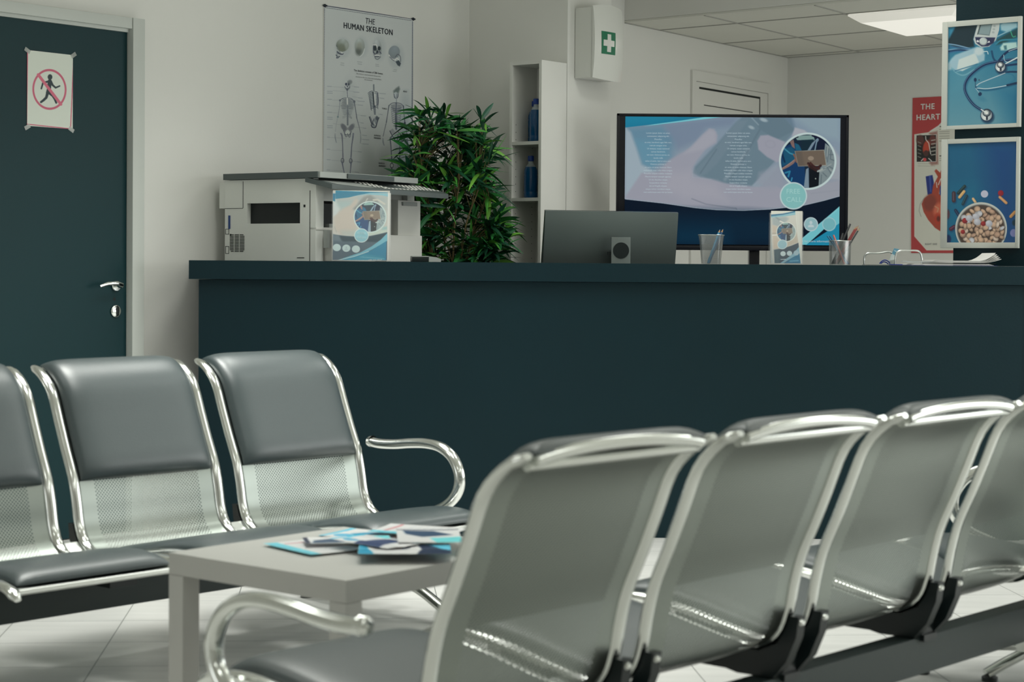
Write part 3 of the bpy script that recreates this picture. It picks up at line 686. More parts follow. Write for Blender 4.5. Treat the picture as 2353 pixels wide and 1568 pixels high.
p.poly(z1([(1345,1010),(1400,985),(1435,1040),(1415,1090),(1380,1070)]),(50,60,68),1.5);p.line(z1([(1345,930),(1385,890),(1425,930),(1430,1010)]),1.5,DKG)
# leader lines and small captions as soft strokes
def cap(L,w=3.2): p.line(L,w,MG,1.2,.75)
for a,b,y0_,y1_ in ((212,268,120,124),(212,285,195,222),(212,275,315,320),(212,245,405,408),(212,278,510,516),(212,285,585,612),(212,285,712,740),(212,242,883,886),(205,250,1064,1068),(205,255,1222,1226),(205,250,1378,1382)):
    cap(z2([(a,y0_),(b,(y0_+y0_+4)/2)]),1.7)
    if y1_-y0_>12: cap(z2([(a,y1_),(b,y1_+3)]),1.7)
for a in (((268,125),(460,138)),((295,184),(480,202)),((290,328),(395,330)),((258,412),(460,430)),((290,516),(360,522)),((300,680),(420,700)),((250,888),(490,902)),((265,1078),(440,1084)),((275,1232),(420,1240)),((265,1382),(440,1392)),((570,115),(618,122)),((520,188),(605,200)),((590,275),(670,290)),((640,330),(672,338)),((540,385),(672,400)),((650,548),(715,556)),((680,660),(715,665)),((600,732),(745,744)),((700,850),(742,852)),((715,912),(742,915)),((705,975),(742,984)),((580,1092),(672,1100)),((590,1245),(655,1252)),((570,1402),(632,1406)),((960,218),(1000,224)),((960,290),(1000,294)),((975,538),(1000,541))):
    p.line(z2(a),.7,(112,118,126),.9,.75)
for a in ((618,680,128),(608,686,206),(676,735,293),(672,765,343),(672,740,400),(718,786,560),(718,750,668),(748,790,746),(744,800,855),(744,835,918),(744,825,985),(675,722,1102),(658,712,1254),(632,680,1408),(1002,1082,228),(1006,1058,297),(1003,1036,541)): cap(z2([(a[0],a[2]),(a[1],a[2]+6)]),1.7)
for x0_,x1_,y_ in ((1318,1365,1140),(1305,1358,1166),(1020,1070,1052),(1020,1075,1080),(722,795,1012),(730,790,1046),(452,500,1030),(446,500,1062)): p.line(z1([(x0_,y_),(x1_,y_+8)]),1.6,(120,126,130),1.1,.7)
# front figure
p.ell(*z2([(510,110)])[0],7.2,11.4,(176,180,180),0,1.4,col2=(120,126,130),lx=-.3,ly=-.3)
for c in ((492,88),(530,88)): p.ell(*z2([c])[0],2.3,3.2,IK,0,1)
p.ell(*z2([(510,120)])[0],1.1,2.2,IK);p.line(z2([(472,125),(485,150),(508,168),(535,150),(545,125)]),1.1,IK);p.line(z2([(490,155),(530,155)]),1.3,(60,66,76));p.ell(*z2([(545,60)])[0],6,5,(90,96,100),-.6,3,.7)
p.line(z2([(508,178),(510,230),(513,290)]),[2.6,2.2,2.4],IK,1)
for k in range(9): p.line(z2([(500,190+k*12),(522,190+k*12)]),.8,(190,194,194))
p.line(z2([(405,325),(450,300),(510,295),(570,305),(612,345)]),[1.6,1.2,1.4,1.2,1.6],(70,76,90))
for k in range(11):
    y=318+k*22;wL=95-abs(k-4)*7;col_=(58,66,78) if k<7 else (108,114,122)
    p.line(z2([(498,y-6),(498-wL*.55,y+4),(498-wL*.9,y-8+min(k,5)*2)]),[1.5,1.3,.9],col_,1,.9)
    p.line(z2([(522,y-4),(522+wL*.55,y+8),(522+wL*.92,y-2+min(k,5)*2)]),[1.5,1.3,.9],col_,1,.9)
p.poly(z2([(575,330),(605,360),(600,470),(560,450),(530,400)]),(120,126,130),4,.5)
p.line(z2([(508,300),(512,400)]),3,(186,190,188));p.line(z2([(512,400),(515,560),(515,700)]),[2,2.2,2.4],(96,102,112),1)
for k in range(16): p.line(z2([(500,480+k*15),(530,478+k*15)]),.7,(78,84,96))
for k in range(3): p.line(z2([(500,520+k*24),(470,560+k*16),(440,575+k*12)]),.8,(120,126,132));p.line(z2([(525,520+k*24),(555,565+k*16),(575,590+k*8)]),.8,(100,106,116))
p.poly(z2([(415,700),(435,680),(475,700),(515,745),(555,705),(580,685),(608,715),(600,760),(560,800),(515,850),(465,800),(425,750)]),(128,130,136),2)
p.ell(*z2([(455,735)])[0],5,9,(92,96,104),-.6,3,.8);p.ell(*z2([(575,735)])[0],5,9,(96,100,108),.6,3,.8);p.ell(*z2([(515,820)])[0],5,7,(172,176,174),0,1.5)
p.line(z2([(455,780),(475,840),(500,850),(515,835),(535,855),(570,800)]),1.2,IK);p.line(z2([(470,840),(490,880),(515,860),(545,885),(560,830)]),1.1,(60,66,80))
p.line(z2([(415,830),(432,870),(440,1010),(445,1190)]),[3.4,3,1.9,2.8],(110,112,124),1.1);p.line(z2([(600,830),(592,900),(575,1010),(565,1190)]),[3.2,2.8,1.9,2.8],(104,108,122),1.1)
p.line(z2([(424,850),(440,1000),(443,1180)]),.8,(60,64,80));p.line(z2([(598,870),(580,1010),(567,1180)]),.8,(60,64,80))
for c in ((438,1235),(562,1240)): p.ell(*z2([c])[0],3.8,5.5,(150,154,156),0,1.2,col2=(100,104,112));p.ell(*z2([c])[0],3.8,6,(70,74,86),0,1,ring=1)
p.line(z2([(434,1270),(450,1360),(465,1440),(480,1700)]),[3,2,2,2.4],(88,92,108));p.line(z2([(566,1270),(560,1360),(552,1440),(550,1700)]),[3,2,2,2.4],(88,92,108))
p.line(z2([(402,330),(390,450),(368,580)]),[1.8,1.1,1.6],(112,118,128));p.ell(*z2([(400,332)])[0],2.4,2.4,(90,96,106));p.ell(*z2([(368,580)])[0],2,2,(96,116,122));p.line(z2([(362,600),(345,690),(330,800)]),[1.2,.9,1],(130,136,142));p.line(z2([(326,830),(328,890),(345,965)]),[1.2,2.4,1.6],(116,122,130))
p.line(z2([(612,345),(635,480),(652,600)]),[2,1.5,2],(74,80,92));p.ell(*z2([(614,350)])[0],2.6,3,(84,90,100));p.line(z2([(655,610),(690,740),(708,830)]),[1.6,1.1,1.2],(80,86,98));p.line(z2([(706,840),(712,910),(704,970)]),[1.2,2.2,1.4],(120,126,132))
# torso study
p.line(z2([(907,98),(910,190)]),[3.4,3.2],(110,116,122));p.line(z2([(900,100),(903,190)]),.7,IK)
for k in range(12):
    y=200+k*23;x0_=885+k*1.5
    p.line(z2([(x0_,y-8),(x0_-35,y+2),(820+k*5,y+28)]),[1.5,1.5,1.1],(56,66,78))
    if k<11: p.line(z2([(925,y),(955,y+6),(972,y+28)]),[1.3,1.4,1.1],(66,74,86))
p.line(z2([(895,210),(905,330),(915,430)]),[3,2.5,3],(30,40,50));p.line(z2([(925,240),(928,400)]),2.6,(176,180,180));p.line(z2([(965,230),(975,330),(970,400)]),1.5,IK)
for k in range(9): p.line(z2([(900+k*2,420+k*15),(932,422+k*15)]),1.5,(60,68,82))
p.poly(z2([(838,580),(870,560),(905,610),(950,560),(988,600),(965,660),(940,735),(880,735),(860,660)]),(120,126,132),1.5);p.line(z2([(840,580),(865,650),(880,690)]),1.8,IK);p.line(z2([(870,570),(900,640),(930,700)]),1.6,(196,200,198));p.line(z2([(985,590),(960,650),(935,735),(885,735),(868,700)]),1.8,IK);p.ell(*z2([(955,600)])[0],3,4.5,(70,78,88),0,2);p.line(z2([(905,620),(890,680),(905,700)]),1.4,IK)
# rear figure
p.poly(z2([(1200,190),(1240,150),(1285,120),(1300,160),(1275,235),(1210,240)]),(84,94,94),4,.95);p.ell(*z2([(1240,255)])[0],5.4,8,(170,176,178),0,1.3,col2=(100,108,116),lx=-.2,ly=-.2);p.line(z2([(1212,240),(1220,285),(1245,305),(1268,280),(1272,240)]),1.2,IK)
p.line(z2([(1243,235),(1246,360)]),[3.2,2.2],(140,146,152));p.line(z2([(1248,240),(1250,360)]),.7,DKG)
p.line(z2([(1135,410),(1180,375),(1243,370),(1310,380),(1350,415)]),[2,1.6,2.2,1.6,2],(86,92,102));p.poly(z2([(1160,400),(1230,385),(1240,530),(1200,500)]),(112,116,122),2.5,.9);p.poly(z2([(1255,385),(1330,400),(1300,500),(1250,530)]),(112,116,122),2.5,.9)
for k in range(9):
    y=430+k*28;w_=78-k*3
    p.line(z2([(1238,y+30),(1238-w_*.7,y+18),(1238-w_,y)]),[1.3,1.2,.9],(62,70,84));p.line(z2([(1252,y+30),(1252+w_*.7,y+18),(1252+w_,y)]),[1.3,1.2,.9],(62,70,84))
p.line(z2([(1244,370),(1240,560),(1244,770)]),[2.4,2.4,2.6],(70,78,92))
for k in range(16): p.line(z2([(1228,530+k*15),(1258,526+k*15)]),1,(40,46,60))
p.poly(z2([(1148,790),(1190,752),(1225,800),(1243,830),(1265,790),(1315,790),(1310,850),(1275,870),(1245,900),(1215,870),(1175,830)]),(130,134,140),1.6);p.line(z2([(1148,790),(1170,835),(1210,900),(1230,950)]),1.5,IK);p.line(z2([(1270,850),(1262,950)]),1.4,IK);p.line(z2([(1210,880),(1240,950),(1265,900)]),1.2,(60,66,80))
p.line(z2([(1190,870),(1155,910),(1165,1020),(1180,1270)]),[2.4,3.2,2.2,3],(84,90,104));p.line(z2([(1280,870),(1325,915),(1300,1020),(1292,1270)]),[2.6,3.8,2.6,3.2],(78,84,98))
for c in ((1178,1310),(1296,1310)): p.ell(*z2([c])[0],3.6,5,(170,174,174),0,1.2);p.ell(*z2([c])[0],4.2,6,(50,54,66),0,1,ring=1.3)
p.line(z2([(1180,1345),(1186,1500),(1192,1760)]),[2.8,2.4,2.6],(88,92,108));p.line(z2([(1294,1345),(1284,1500),(1280,1760)]),[3,2.6,2.6],(80,84,98));p.line(z2([(1172,1350),(1178,1500)]),.9,IK)
p.line(z2([(1135,410),(1115,540),(1095,665)]),[2.2,1.4,2],(66,72,84));p.line(z2([(1092,680),(1065,790),(1048,870)]),[1.6,1.2,1.4],(78,84,96));p.line(z2([(1045,900),(1048,960),(1062,1005)]),[1.6,3,2],(116,122,130))
p.line(z2([(1350,415),(1362,540),(1375,680)]),[2.4,1.5,2.2],(56,62,76));p.ell(*z2([(1373,675)])[0],2.2,3,IK);p.line(z2([(1380,700),(1395,770),(1410,890)]),[1.8,1.4,1.8],(60,66,80));p.line(z2([(1410,890),(1412,980),(1400,1040)]),[1.8,3.4,2],(84,92,104))
p.build('chart','print',sp_,GA)
def zt1(x,y): return (720+x/7.129,y/7.129)
def zt2(x,y): return (720+x/6.532,180+y/6.532)
T=[('THE',*zt1(925,395),13.2,'CENTER',0,'ink_black',.12,.95),('HUMAN SKELETON',*zt1(902,520),13.2,'CENTER',.022,'ink_black',0,.95),
('The skeleton consists of 206 bones.',*zt1(902,1195),4.6,'CENTER',.008,'ink_black'),('The skeleton is the framework that provides',*zt1(903,1240),3.2,'CENTER',0,'ink_grey'),('structure to the rest of the body and facilitates',*zt1(903,1290),3.2,'CENTER',0,'ink_grey'),('the movement.',*zt1(903,1322),3.2,'CENTER',0,'ink_grey'),
('HEAD',*zt2(1375,210),3.6,'CENTER',.01,'ink_black'),('TORSO',*zt2(1066,468),3.6,'CENTER',.01,'ink_black'),('SUPERIOR',*zt2(908,868),3.4,'LEFT',.01,'ink_black'),('MEMEBERS',*zt2(908,906),3.4,'LEFT',.01,'ink_black'),('INFEROR',*zt2(978,1285),3.4,'LEFT',.01,'ink_black'),('MEMEBERS',*zt2(978,1325),3.4,'LEFT',.01,'ink_black')]
text('title_lettering',R,T[:2],sp_,.0012);text('paragraph_lettering',R,T[2:6],sp_,.0012);text('heading_lettering',R,T[6:8],sp_,.0012,True);text('heading_lettering',R,T[8:10],sp_,.0012);text('heading_lettering',R,T[10:],sp_,.0012)
slab_from_rect(R,.003,'backing','paper',sp_,back=.0005,grow=.002)
for px,py in ((746,13),(949,44)):
    mb=MB()
    c=pl(px,py,R['Q'],A_);mb.lathe([(0,.006),(.006,.005),(.008,0)],10,0,invM(sp_)@Matrix.Translation(tuple(c+R['n']*.001))@Matrix.Rotation(math.radians(90-0),4,'X'))
    M=Matrix(((R['d'][0],R['n'][0],0,c[0]),(R['d'][1],R['n'][1],0,c[1]),(0,0,1,c[2]),(0,0,0,1)));mb.box((-.012,.001,-.003),(.014,.004,.004),0,invM(sp_)@M);mb.build('corner_clip','ink_black',sp_)
SMOOTH[0]=False
# ---- the heart poster on the right back wall
Rh=rect((2097,224),(2097,578),P2[:2],BR_,.004);Rh['zt']=2.148;Rh['zb']=1.205;l0=Rh['l0'];Rh['l1']=l0+.42
hp_=thing('heart_poster','red and white heart anatomy poster on the far right wall, half hidden by picture frames','poster',tuple(Rh['Q']+Rh['d']*(Rh['l0']+Rh['l1'])/2+np.array([0,0,Rh['zb']])))
p=pic(Rh,(168,168,160),1.3)
z=lambda L:[(2070+x/3.823,210+y/3.823) for x,y in L]
HR=(140,54,56)
p.poly(z([(90,30),(380,20),(900,0),(900,100),(380,262),(330,305),(240,360),(118,378),(118,1275),(225,1398),(900,1398),(900,1425),(90,1425)]),HR)
p.poly(z([(250,365),(320,350),(328,640),(270,650),(250,630)]),(110,60,56),5,.7)
p.poly(z([(135,385),(312,380),(310,618),(137,622)]),(34,34,34),1)
p.line(z([(135,385),(312,380),(310,618),(137,622),(135,385)]),1.2,(180,178,170))
p.ell(*z([(170,430)])[0],9,12,(74,48,46),0,3);p.ell(*z([(280,430)])[0],8,12,(84,48,46),0,3);p.ell(*z([(225,490)])[0],8,16,(150,60,46),.2,3);p.ell(*z([(222,545)])[0],6,7,(66,44,42),0,2)
p.line(z([(218,395),(220,425),(245,455),(262,550)]),1.8,(188,180,170))
for k in range(5): p.line(z([(268,432+k*32),(302,426+k*32)]),2,(150,148,142));p.line(z([(150,445+k*32),(176,455+k*32)]),1.4,(120,124,116))
p.line(z([(180,610),(200,590)]),2,(196,190,184));p.line(z([(245,590),(270,612)]),2,(196,190,184));p.ell(*z([(210,600)])[0],4,4,(170,66,70))
for y in (635,655): p.line(z([(150,y),(300,y+2)]),1,(128,126,118),1,.7)
p.line(z([(345,310),(372,308)]),2.2,(50,50,50));
for y in (335,355,372,395,415,437,588,608): p.line(z([(340,y),(425,y-3)]),1.6,(118,118,112),1,.8)
p.line(z([(342,568),(372,566)]),2.2,(50,50,50))
p.line(z([(372,262),(330,305),(260,350)]),2.2,(178,176,170))
# heart
p.poly(z([(218,748),(278,735),(290,800),(280,900),(235,910)]),(34,46,104),1.4);p.line(z([(255,745),(262,880)]),3,(70,96,160),3,.6)
p.poly(z([(340,820),(372,805),(372,960),(340,960)]),(34,46,104),1.4)
p.poly(z([(295,700),(310,683),(345,715),(352,694),(420,720),(420,800),(345,830),(335,900),(420,1000),(420,1240),(360,1238),(300,1200),(240,1130),(200,1060),(182,990),(205,940),(250,905),(272,900),(282,830),(325,750)]),(138,62,50),1.6)
p.ell(*z([(255,980)])[0],15,19,(104,56,50),.2,7,.8);p.ell(*z([(330,1040)])[0],11,16,(188,104,82),.3,7,.7);p.ell(*z([(325,1120)])[0],8,14,(150,56,44),0,4,.8);p.ell(*z([(330,1120)])[0],4,6,(84,44,40),0,3,.9)
p.line(z([(312,800),(318,845)]),1.6,(206,196,186));p.line(z([(330,820),(350,770),(372,762)]),1.8,(204,196,190));p.line(z([(300,1010),(330,1030),(320,1060)]),2,(200,130,104),2)
p.line(z([(205,938),(170,990),(160,1050),(178,1100)]),1.1,(120,120,116))
p.build('print','print',hp_,2.1)
def zh(x,y): return (2070+x/3.823,210+y/3.823)
text('title_lettering',Rh,[('THE',*zh(236,157),12.8,'CENTER',.025,'ink_white'),('HEART',*zh(240,250),12.8,'CENTER',.025,'ink_white')],hp_,.0015)
text('caption_lettering',Rh,[('RIGHT SIDE',*zh(266,1350),4.0,'CENTER',.008,'ink_grey')],hp_,.0015)
slab_from_rect(Rh,.002,'backing','paper',hp_,back=.0006)
# ---- framed pictures on the column
SMOOTH[0]=True
def frame_pic(TL,TR,BR,BL,inner,label,paint,base,proto=None):
    R=rect(TL,BR,pr,PANG,.002,TR=TR,BL=BL)
    c=R['Q']+R['d']*(R['l0']+R['l1'])/2+np.array([0,0,R['zb']]);t=thing('framed_picture',label,'framed picture',tuple(c),0,'framed pictures on the teal column')
    # frame moulding
    d=Vector(R['d']);n=Vector(R['n']);Q=Vector(R['Q']);M=invM(t)@Matrix(((d.x,n.x,0,Q.x),(d.y,n.y,0,Q.y),(0,0,1,0),(0,0,0,1)))
    Ri=rect(inner[0],inner[1],pr,PANG,.012);a0_,a1_=sorted((R['l0'],R['l1']));i0,i1=sorted((Ri['l0'],Ri['l1']))
    mb=MB();b=.0015
    mb.box((a0_,0,R['zb']),(i0,.018,R['zt']),0,M,bev=b);mb.box((i1,0,R['zb']),(a1_,.018,R['zt']),0,M,bev=b);mb.box((i0,0,Ri['zt']),(i1,.0178,R['zt']),0,M,bev=b);mb.box((i0,0,R['zb']),(i1,.0178,Ri['zb']),0,M,bev=b)
    mb.build('frame','frame_grey',t)
    p=pic(Ri,base,1.35,0,-.001);paint(p);p.build('photograph','print_gloss',t,1.75,.8);return t
z=lambda L:[(2060+x/4.751,y/4.751) for x,y in L]
def q(x,y): return z([(x,y)])[0]
def paint_steth(p):
    p.vgrad(60,290,(22,84,112),(78,118,132));p.poly(z([(1150,1000),(1400,900),(1400,1400),(1250,1400)]),(22,82,112),60,.9);p.poly(z([(560,700),(900,700),(800,1100),(560,1000)]),(70,116,132),50,.5)
    p.poly(z([(560,280),(650,290),(570,440),(550,440)]),(44,104,130),3)
    p.poly(z([(650,285),(890,275),(840,430),(850,510),(700,540),(565,480),(570,430)]),(22,38,46),5)
    for k in range(4): p.line(z([(560,478+k*34),(640,490+k*24),(720,508+k*16),(800,530+k*6)]),2.6,(40,76,110) if k%2 else (96,126,150),1.5)
    p.line(z([(570,560),(700,545),(900,570)]),3.4,(20,44,72),1.6);p.line(z([(1040,560),(1060,640),(1110,690)]),4.4,(20,56,84),1.4)
    # pressure meter
    p.poly(z([(885,265),(1130,240),(1120,330),(1085,440),(1010,510),(930,520),(860,480),(840,430),(855,370)]),(150,156,156),1.5)
    p.poly(z([(858,405),(1080,410),(1060,470),(1000,505),(930,508),(875,470)]),(34,38,64),2);p.ell(*q(948,452),9.5,9,(170,176,176),0,1.2,col2=(110,118,120));p.ell(*q(948,452),7,6.6,(150,158,158));p.poly(z([(872,448),(890,435),(902,455),(888,465)]),(190,196,194));p.poly(z([(992,468),(1010,443),(1022,462)]),(190,196,194))
    p.poly(z([(915,270),(1045,262),(1015,390),(885,375)]),(80,94,98),1.2);p.poly(z([(925,276),(1036,270),(1010,380),(898,368)]),(104,120,124),1.5);p.line(z([(915,270),(885,375)]),1.6,(30,40,44))
    for k in range(3): p.ell(*q(1070-k*7,285+k*34),3,2.4,(128,136,138))
    # syringe bag / tubes top right
    p.poly(z([(1130,265),(1170,245),(1320,250),(1320,300),(1200,350),(1140,330)]),(120,150,160),5);p.poly(z([(1320,310),(1200,370),(1100,430),(1090,490),(1180,470),(1320,400)]),(26,56,60),6);p.line(z([(1245,340),(1270,400),(1300,395)]),2,(50,130,104),1.4);p.line(z([(1100,400),(1180,360),(1250,330)]),2.5,(110,140,150),1.5)
    p.poly(z([(1130,520),(1165,470),(1310,460),(1320,520),(1240,550),(1140,550)]),(140,168,166),4);p.poly(z([(1170,500),(1200,495),(1205,540),(1180,545)]),(50,90,100),3);p.line(z([(1085,480),(1150,440),(1320,430)]),3.6,(40,104,124),2)
    # serum bag
    p.poly(z([(566,690),(600,640),(640,600),(880,510),(935,530),(965,600),(960,660),(720,770),(660,780),(600,740)]),(120,146,158),4);p.poly(z([(680,650),(860,580),(900,680),(720,775),(660,760)]),(156,166,166),3);p.ell(*q(900,560),11,9,(150,162,166),-.4,5);p.poly(z([(560,690),(610,700),(600,760),(560,770)]),(122,146,156),5);p.line(z([(600,740),(660,800),(740,820),(850,760)]),2.6,(104,140,152),2.5,.7);p.line(z([(950,565),(990,562),(1000,590)]),1.6,(170,180,184));p.line(z([(640,775),(880,700)]),2,(34,84,110),2)
    # stethoscope tube
    T1=z([(1320,645),(1210,655),(1080,675),(960,705),(860,770),(780,850),(745,930),(750,1000),(790,1080),(850,1150),(925,1200)])
    p.line([(x+1.6,y+2) for x,y in T1],6.4,(16,62,92),5,.7);p.line(T1,5.4,(14,32,64),1);p.line([(x-1,y-.9) for x,y in T1],.9,(84,120,146),.9)
    p.line(z([(1320,530),(1230,555),(1170,600),(1120,660)]),5,(16,36,66));p.line(z([(1320,525),(1225,560)]),1.2,(160,176,186));p.line(z([(1190,700),(1320,630)]),3.6,(170,182,188));p.line(z([(1190,706),(1320,640)]),1.2,(30,50,76));p.line(z([(1170,600),(1180,660),(1210,680)]),1.2,(150,170,176))
    p.line(z([(1200,715),(1320,700)]),5,(18,42,72))
    def bell(cx,cy,r):
        p.ell(cx+2,cy+4,r*1.08,r*1.08,(14,40,64),0,5,.8);p.ell(cx,cy,r,r*1.02,(20,32,54));p.ell(cx-.6,cy-.5,r*.88,r*.9,(196,202,200),0,1.2,col2=(96,104,112),lx=-.2,ly=.4);p.poly([(cx-2,cy),(cx+3,cy),(cx+2.6,cy+r*.75),(cx-1.4,cy+r*.8)],(26,34,48),1.4)
        p.ell(cx,cy-r*.35,r*.64,r*.6,(30,38,50));p.ell(cx,cy-r*.35,r*.5,r*.46,(184,190,188),0,1,col2=(70,78,86));p.ell(cx,cy-r*.35,r*.24,r*.22,(216,220,216))
    bell(*q(1135,730),12.6);bell(*q(985,1258),14.4);p.line(z([(925,1195),(960,1220)]),2.4,(176,184,188))
    p.line(z([(1320,785),(1230,785),(1170,800)]),4.4,(18,42,70));p.line(z([(1185,798),(1080,840),(980,880),(900,915),(868,950),(880,970),(960,985)]),2,(140,156,164));p.line(z([(870,950),(900,975),(1000,985),(1150,960),(1320,915)]),4.6,(30,78,104),1.2);p.line(z([(880,962),(1000,968),(1200,935)]),1.4,(176,188,190));p.line(z([(1210,930),(1320,905)]),5,(16,40,66));p.line(z([(1200,800),(1270,820),(1290,870),(1230,910)]),2.6,(36,92,118),1.5)
    p.line(z([(860,890),(862,960)]),1.2,(26,44,66));p.ell(*q(860,872),3.2,4.6,(18,38,66));p.line(z([(865,965),(900,1010)]),1,(150,160,166));p.ell(*q(912,1028),4,4.6,(18,38,66),.5);p.ell(*q(935,1080),9,5,(48,98,120),.4,6,.6);p.ell(*q(902,874),1.6,1.6,(40,56,70))
frame_pic((2168,52),(2348,38),(2350,290),(2168,301),((2179.5,63),(2337.5,283)),'upper framed picture of stethoscopes and a pressure meter on blue cloth',paint_steth,(50,100,124))
z3=lambda L:[(2070+x/3.823,210+y/3.823) for x,y in L]
def paint_pills(p):
    p.c=p.c*0+np.array((20,74,104.));p.poly([(2260,320),(2350,320),(2350,600),(2290,600)],(14,52,98),70,.9);p.poly([(2170,430),(2240,430),(2230,580),(2170,580)],(18,92,118),50,.5)
    w=lambda x,y:z3([(x,y)])[0]
    def cap(a,b,wd,col,hi):
        A,B=w(*a),w(*b);p.line([(A[0]+2,A[1]+2.5),(B[0]+2,B[1]+2.5)],wd,(10,44,76),5,.7);p.line([A,B],wd,col,1);p.line([(A[0]-.8,A[1]-.8),(B[0]-.8,B[1]-.8)],wd*.25,hi,1.2,.7)
    cap((505,895),(560,835),7,(22,36,36),(60,90,100));cap((465,895),(465,960),9,(52,38,44),(90,80,96));cap((515,930),(555,880),6.5,(168,132,86),(200,170,120));cap((545,990),(578,920),6.5,(20,40,50),(60,96,110));cap((635,945),(655,975),6,(166,132,96),(200,176,140));cap((480,1045),(515,1100),6.5,(20,30,52),(60,80,110));cap((440,1210),(470,1190),9,(60,28,44),(110,70,90));cap((870,930),(925,980),6.5,(156,112,74),(190,150,104));cap((965,1100),(1002,1060),7,(140,100,60),(180,140,90))
    p.ell(*w(735,902),8.4,8.4,(152,152,168),0,1);p.ell(*w(878,895),6.6,6.8,(132,30,42),0,1,col2=(96,20,34));p.ell(*w(990,1245),8,9,(96,100,140),0,1.5);p.ell(*w(415,1080),4,11,(70,50,60),0,2);p.ell(*w(1000,1155),6,7,(16,40,50),0,3);p.ell(*w(415,1300),7,10,(14,34,70),0,3)
    # bowl
    p.ell(*w(705,1210),60.5,61.5,(18,62,92),0,8,.5);p.ell(*w(705,1206),59.5,60.5,(158,160,156),0,1.2);p.ell(*w(705,1210),56,57,(104,104,104),0,2.5);p.ell(*w(705,1212),54,55.5,(58,48,44),0,3)
    r=np.random.default_rng(5);cx,cy=w(705,1214);pts=[]
    for _ in range(2600):
        a,b=r.uniform(-50,50),r.uniform(-52,52)
        if math.hypot(a,b)>49: continue
        if all(math.hypot(a-c,b-d)>8.4 for c,d in pts): pts.append((a,b))
    for a,b in pts:
        x,y=cx+a,cy+b;k=r.random();base=np.array((156,131,112.)) if k<.55 else (np.array((144,118,102.)) if k<.72 else (np.array((168,152,140.)) if k<.84 else np.array((154,154,160.))))
        rx=r.uniform(6.4,7.6);ry=rx*(r.uniform(.5,.7) if r.random()<.35 else r.uniform(.85,1));ro=r.uniform(0,3.1)
        p.ell(x+.9,y+1.5,rx,ry,(50,36,32),ro,3,.8);p.ell(x,y,rx,ry,base*1.08,ro,1,col2=base*.74);p.ell(x-.5,y-.8,rx*.62,ry*.62,base*1.12,ro,2,.6)
    for a,b,R_ in ((563,1137,6.4),(725,1163,5.6),(545,1235,5)): p.ell(*w(a,b),R_,R_,(140,44,46),0,1,col2=(92,24,30))
    for a,b in ((660,1102),(672,1148),(600,1115),(775,1162)): p.ell(*w(a,b),8,7.6,(168,168,176),.2,1,col2=(132,132,142))
frame_pic((2167,320),(2347,316),(2343,571),(2165,570),((2179,331),(2334,557.5)),'lower framed picture of a white bowl full of pills on blue',paint_pills,(20,74,104))
SMOOTH[0]=False
# ---- first aid box on the pillar
FP=K;ff=pl(1320,100,FP,A_);fg=pl(1381,100,FP,A_);la_=(ff[:2]-FP)@AD;lb_=(fg[:2]-FP)@AD+.01
ztop=pl(1322,17,FP,A_)[2];zbot=pl(1320,181,FP,A_)[2]
AM=Matrix(((AD[0],AD[1],0,K[0]),(AD[1],-AD[0],0,K[1]),(0,0,1,0),(0,0,0,1)))
fa=thing('first_aid_box','white wall box with a green and white cross on the pillar','first aid box',tuple(AM@Vector(((la_+lb_)/2,0,zbot))))
mb=MB();mb.box((la_,.002,zbot),(lb_,.112,ztop-.004),0,invM(fa)@AM,bev=.008);mb.build('case','first_aid',fa)
mb=MB();G=[];nz=16;nx_=16
zz=np.linspace(zbot-.0,ztop,nz)
for k,z_ in enumerate(zz):
    row=[]
    for i in range(nx_):
        t=i/(nx_-1);x=la_-.004+(lb_-la_+.008)*t
        bul=.016*(1-(2*t-1)**2)*1.0;vb=.012*(1-(2*k/(nz-1)-1)**2)
        row.append(tuple(invM(fa)@AM@Vector((x,.114+bul+vb,z_+(.012*(1-(2*t-1)**2) if k==nz-1 else (-.006*(1-(2*t-1)**2)-.004*t if k==0 else 0))))))
    G.append(row)
G=np.array(G);mb.grid(G)
bk=[[tuple(invM(fa)@AM@Vector((x,.113,z_))) for x in (la_-.004,lb_+.004)] for z_ in (zbot,ztop)]
nb=len(mb.v);o=0
for j in (0,nz-1):
    for i in range(nx_-1):
        a=j*nx_+i;p0=invM(fa)@AM@Vector((la_-.004+(lb_-la_+.008)*i/(nx_-1),.110,zz[j]));p1=invM(fa)@AM@Vector((la_-.004+(lb_-la_+.008)*(i+1)/(nx_-1),.110,zz[j]))
        b_=len(mb.v);mb.v+=[tuple(p0),tuple(p1)];mb.f.append((a,a+1,b_+1,b_));mb.m.append(0);mb.sm.append(False)
for i in (0,nx_-1):
    for j in range(nz-1):
        a=j*nx_+i;b=a+nx_;x=la_-.004+(lb_-la_+.008)*i/(nx_-1);q0=invM(fa)@AM@Vector((x,.110,zz[j]));q1=invM(fa)@AM@Vector((x,.110,zz[j+1]));b_=len(mb.v);mb.v+=[tuple(q0),tuple(q1)];mb.f.append((a,b,b_+1,b_));mb.m.append(0);mb.sm.append(False)
mb.build('lid','first_aid',fa)
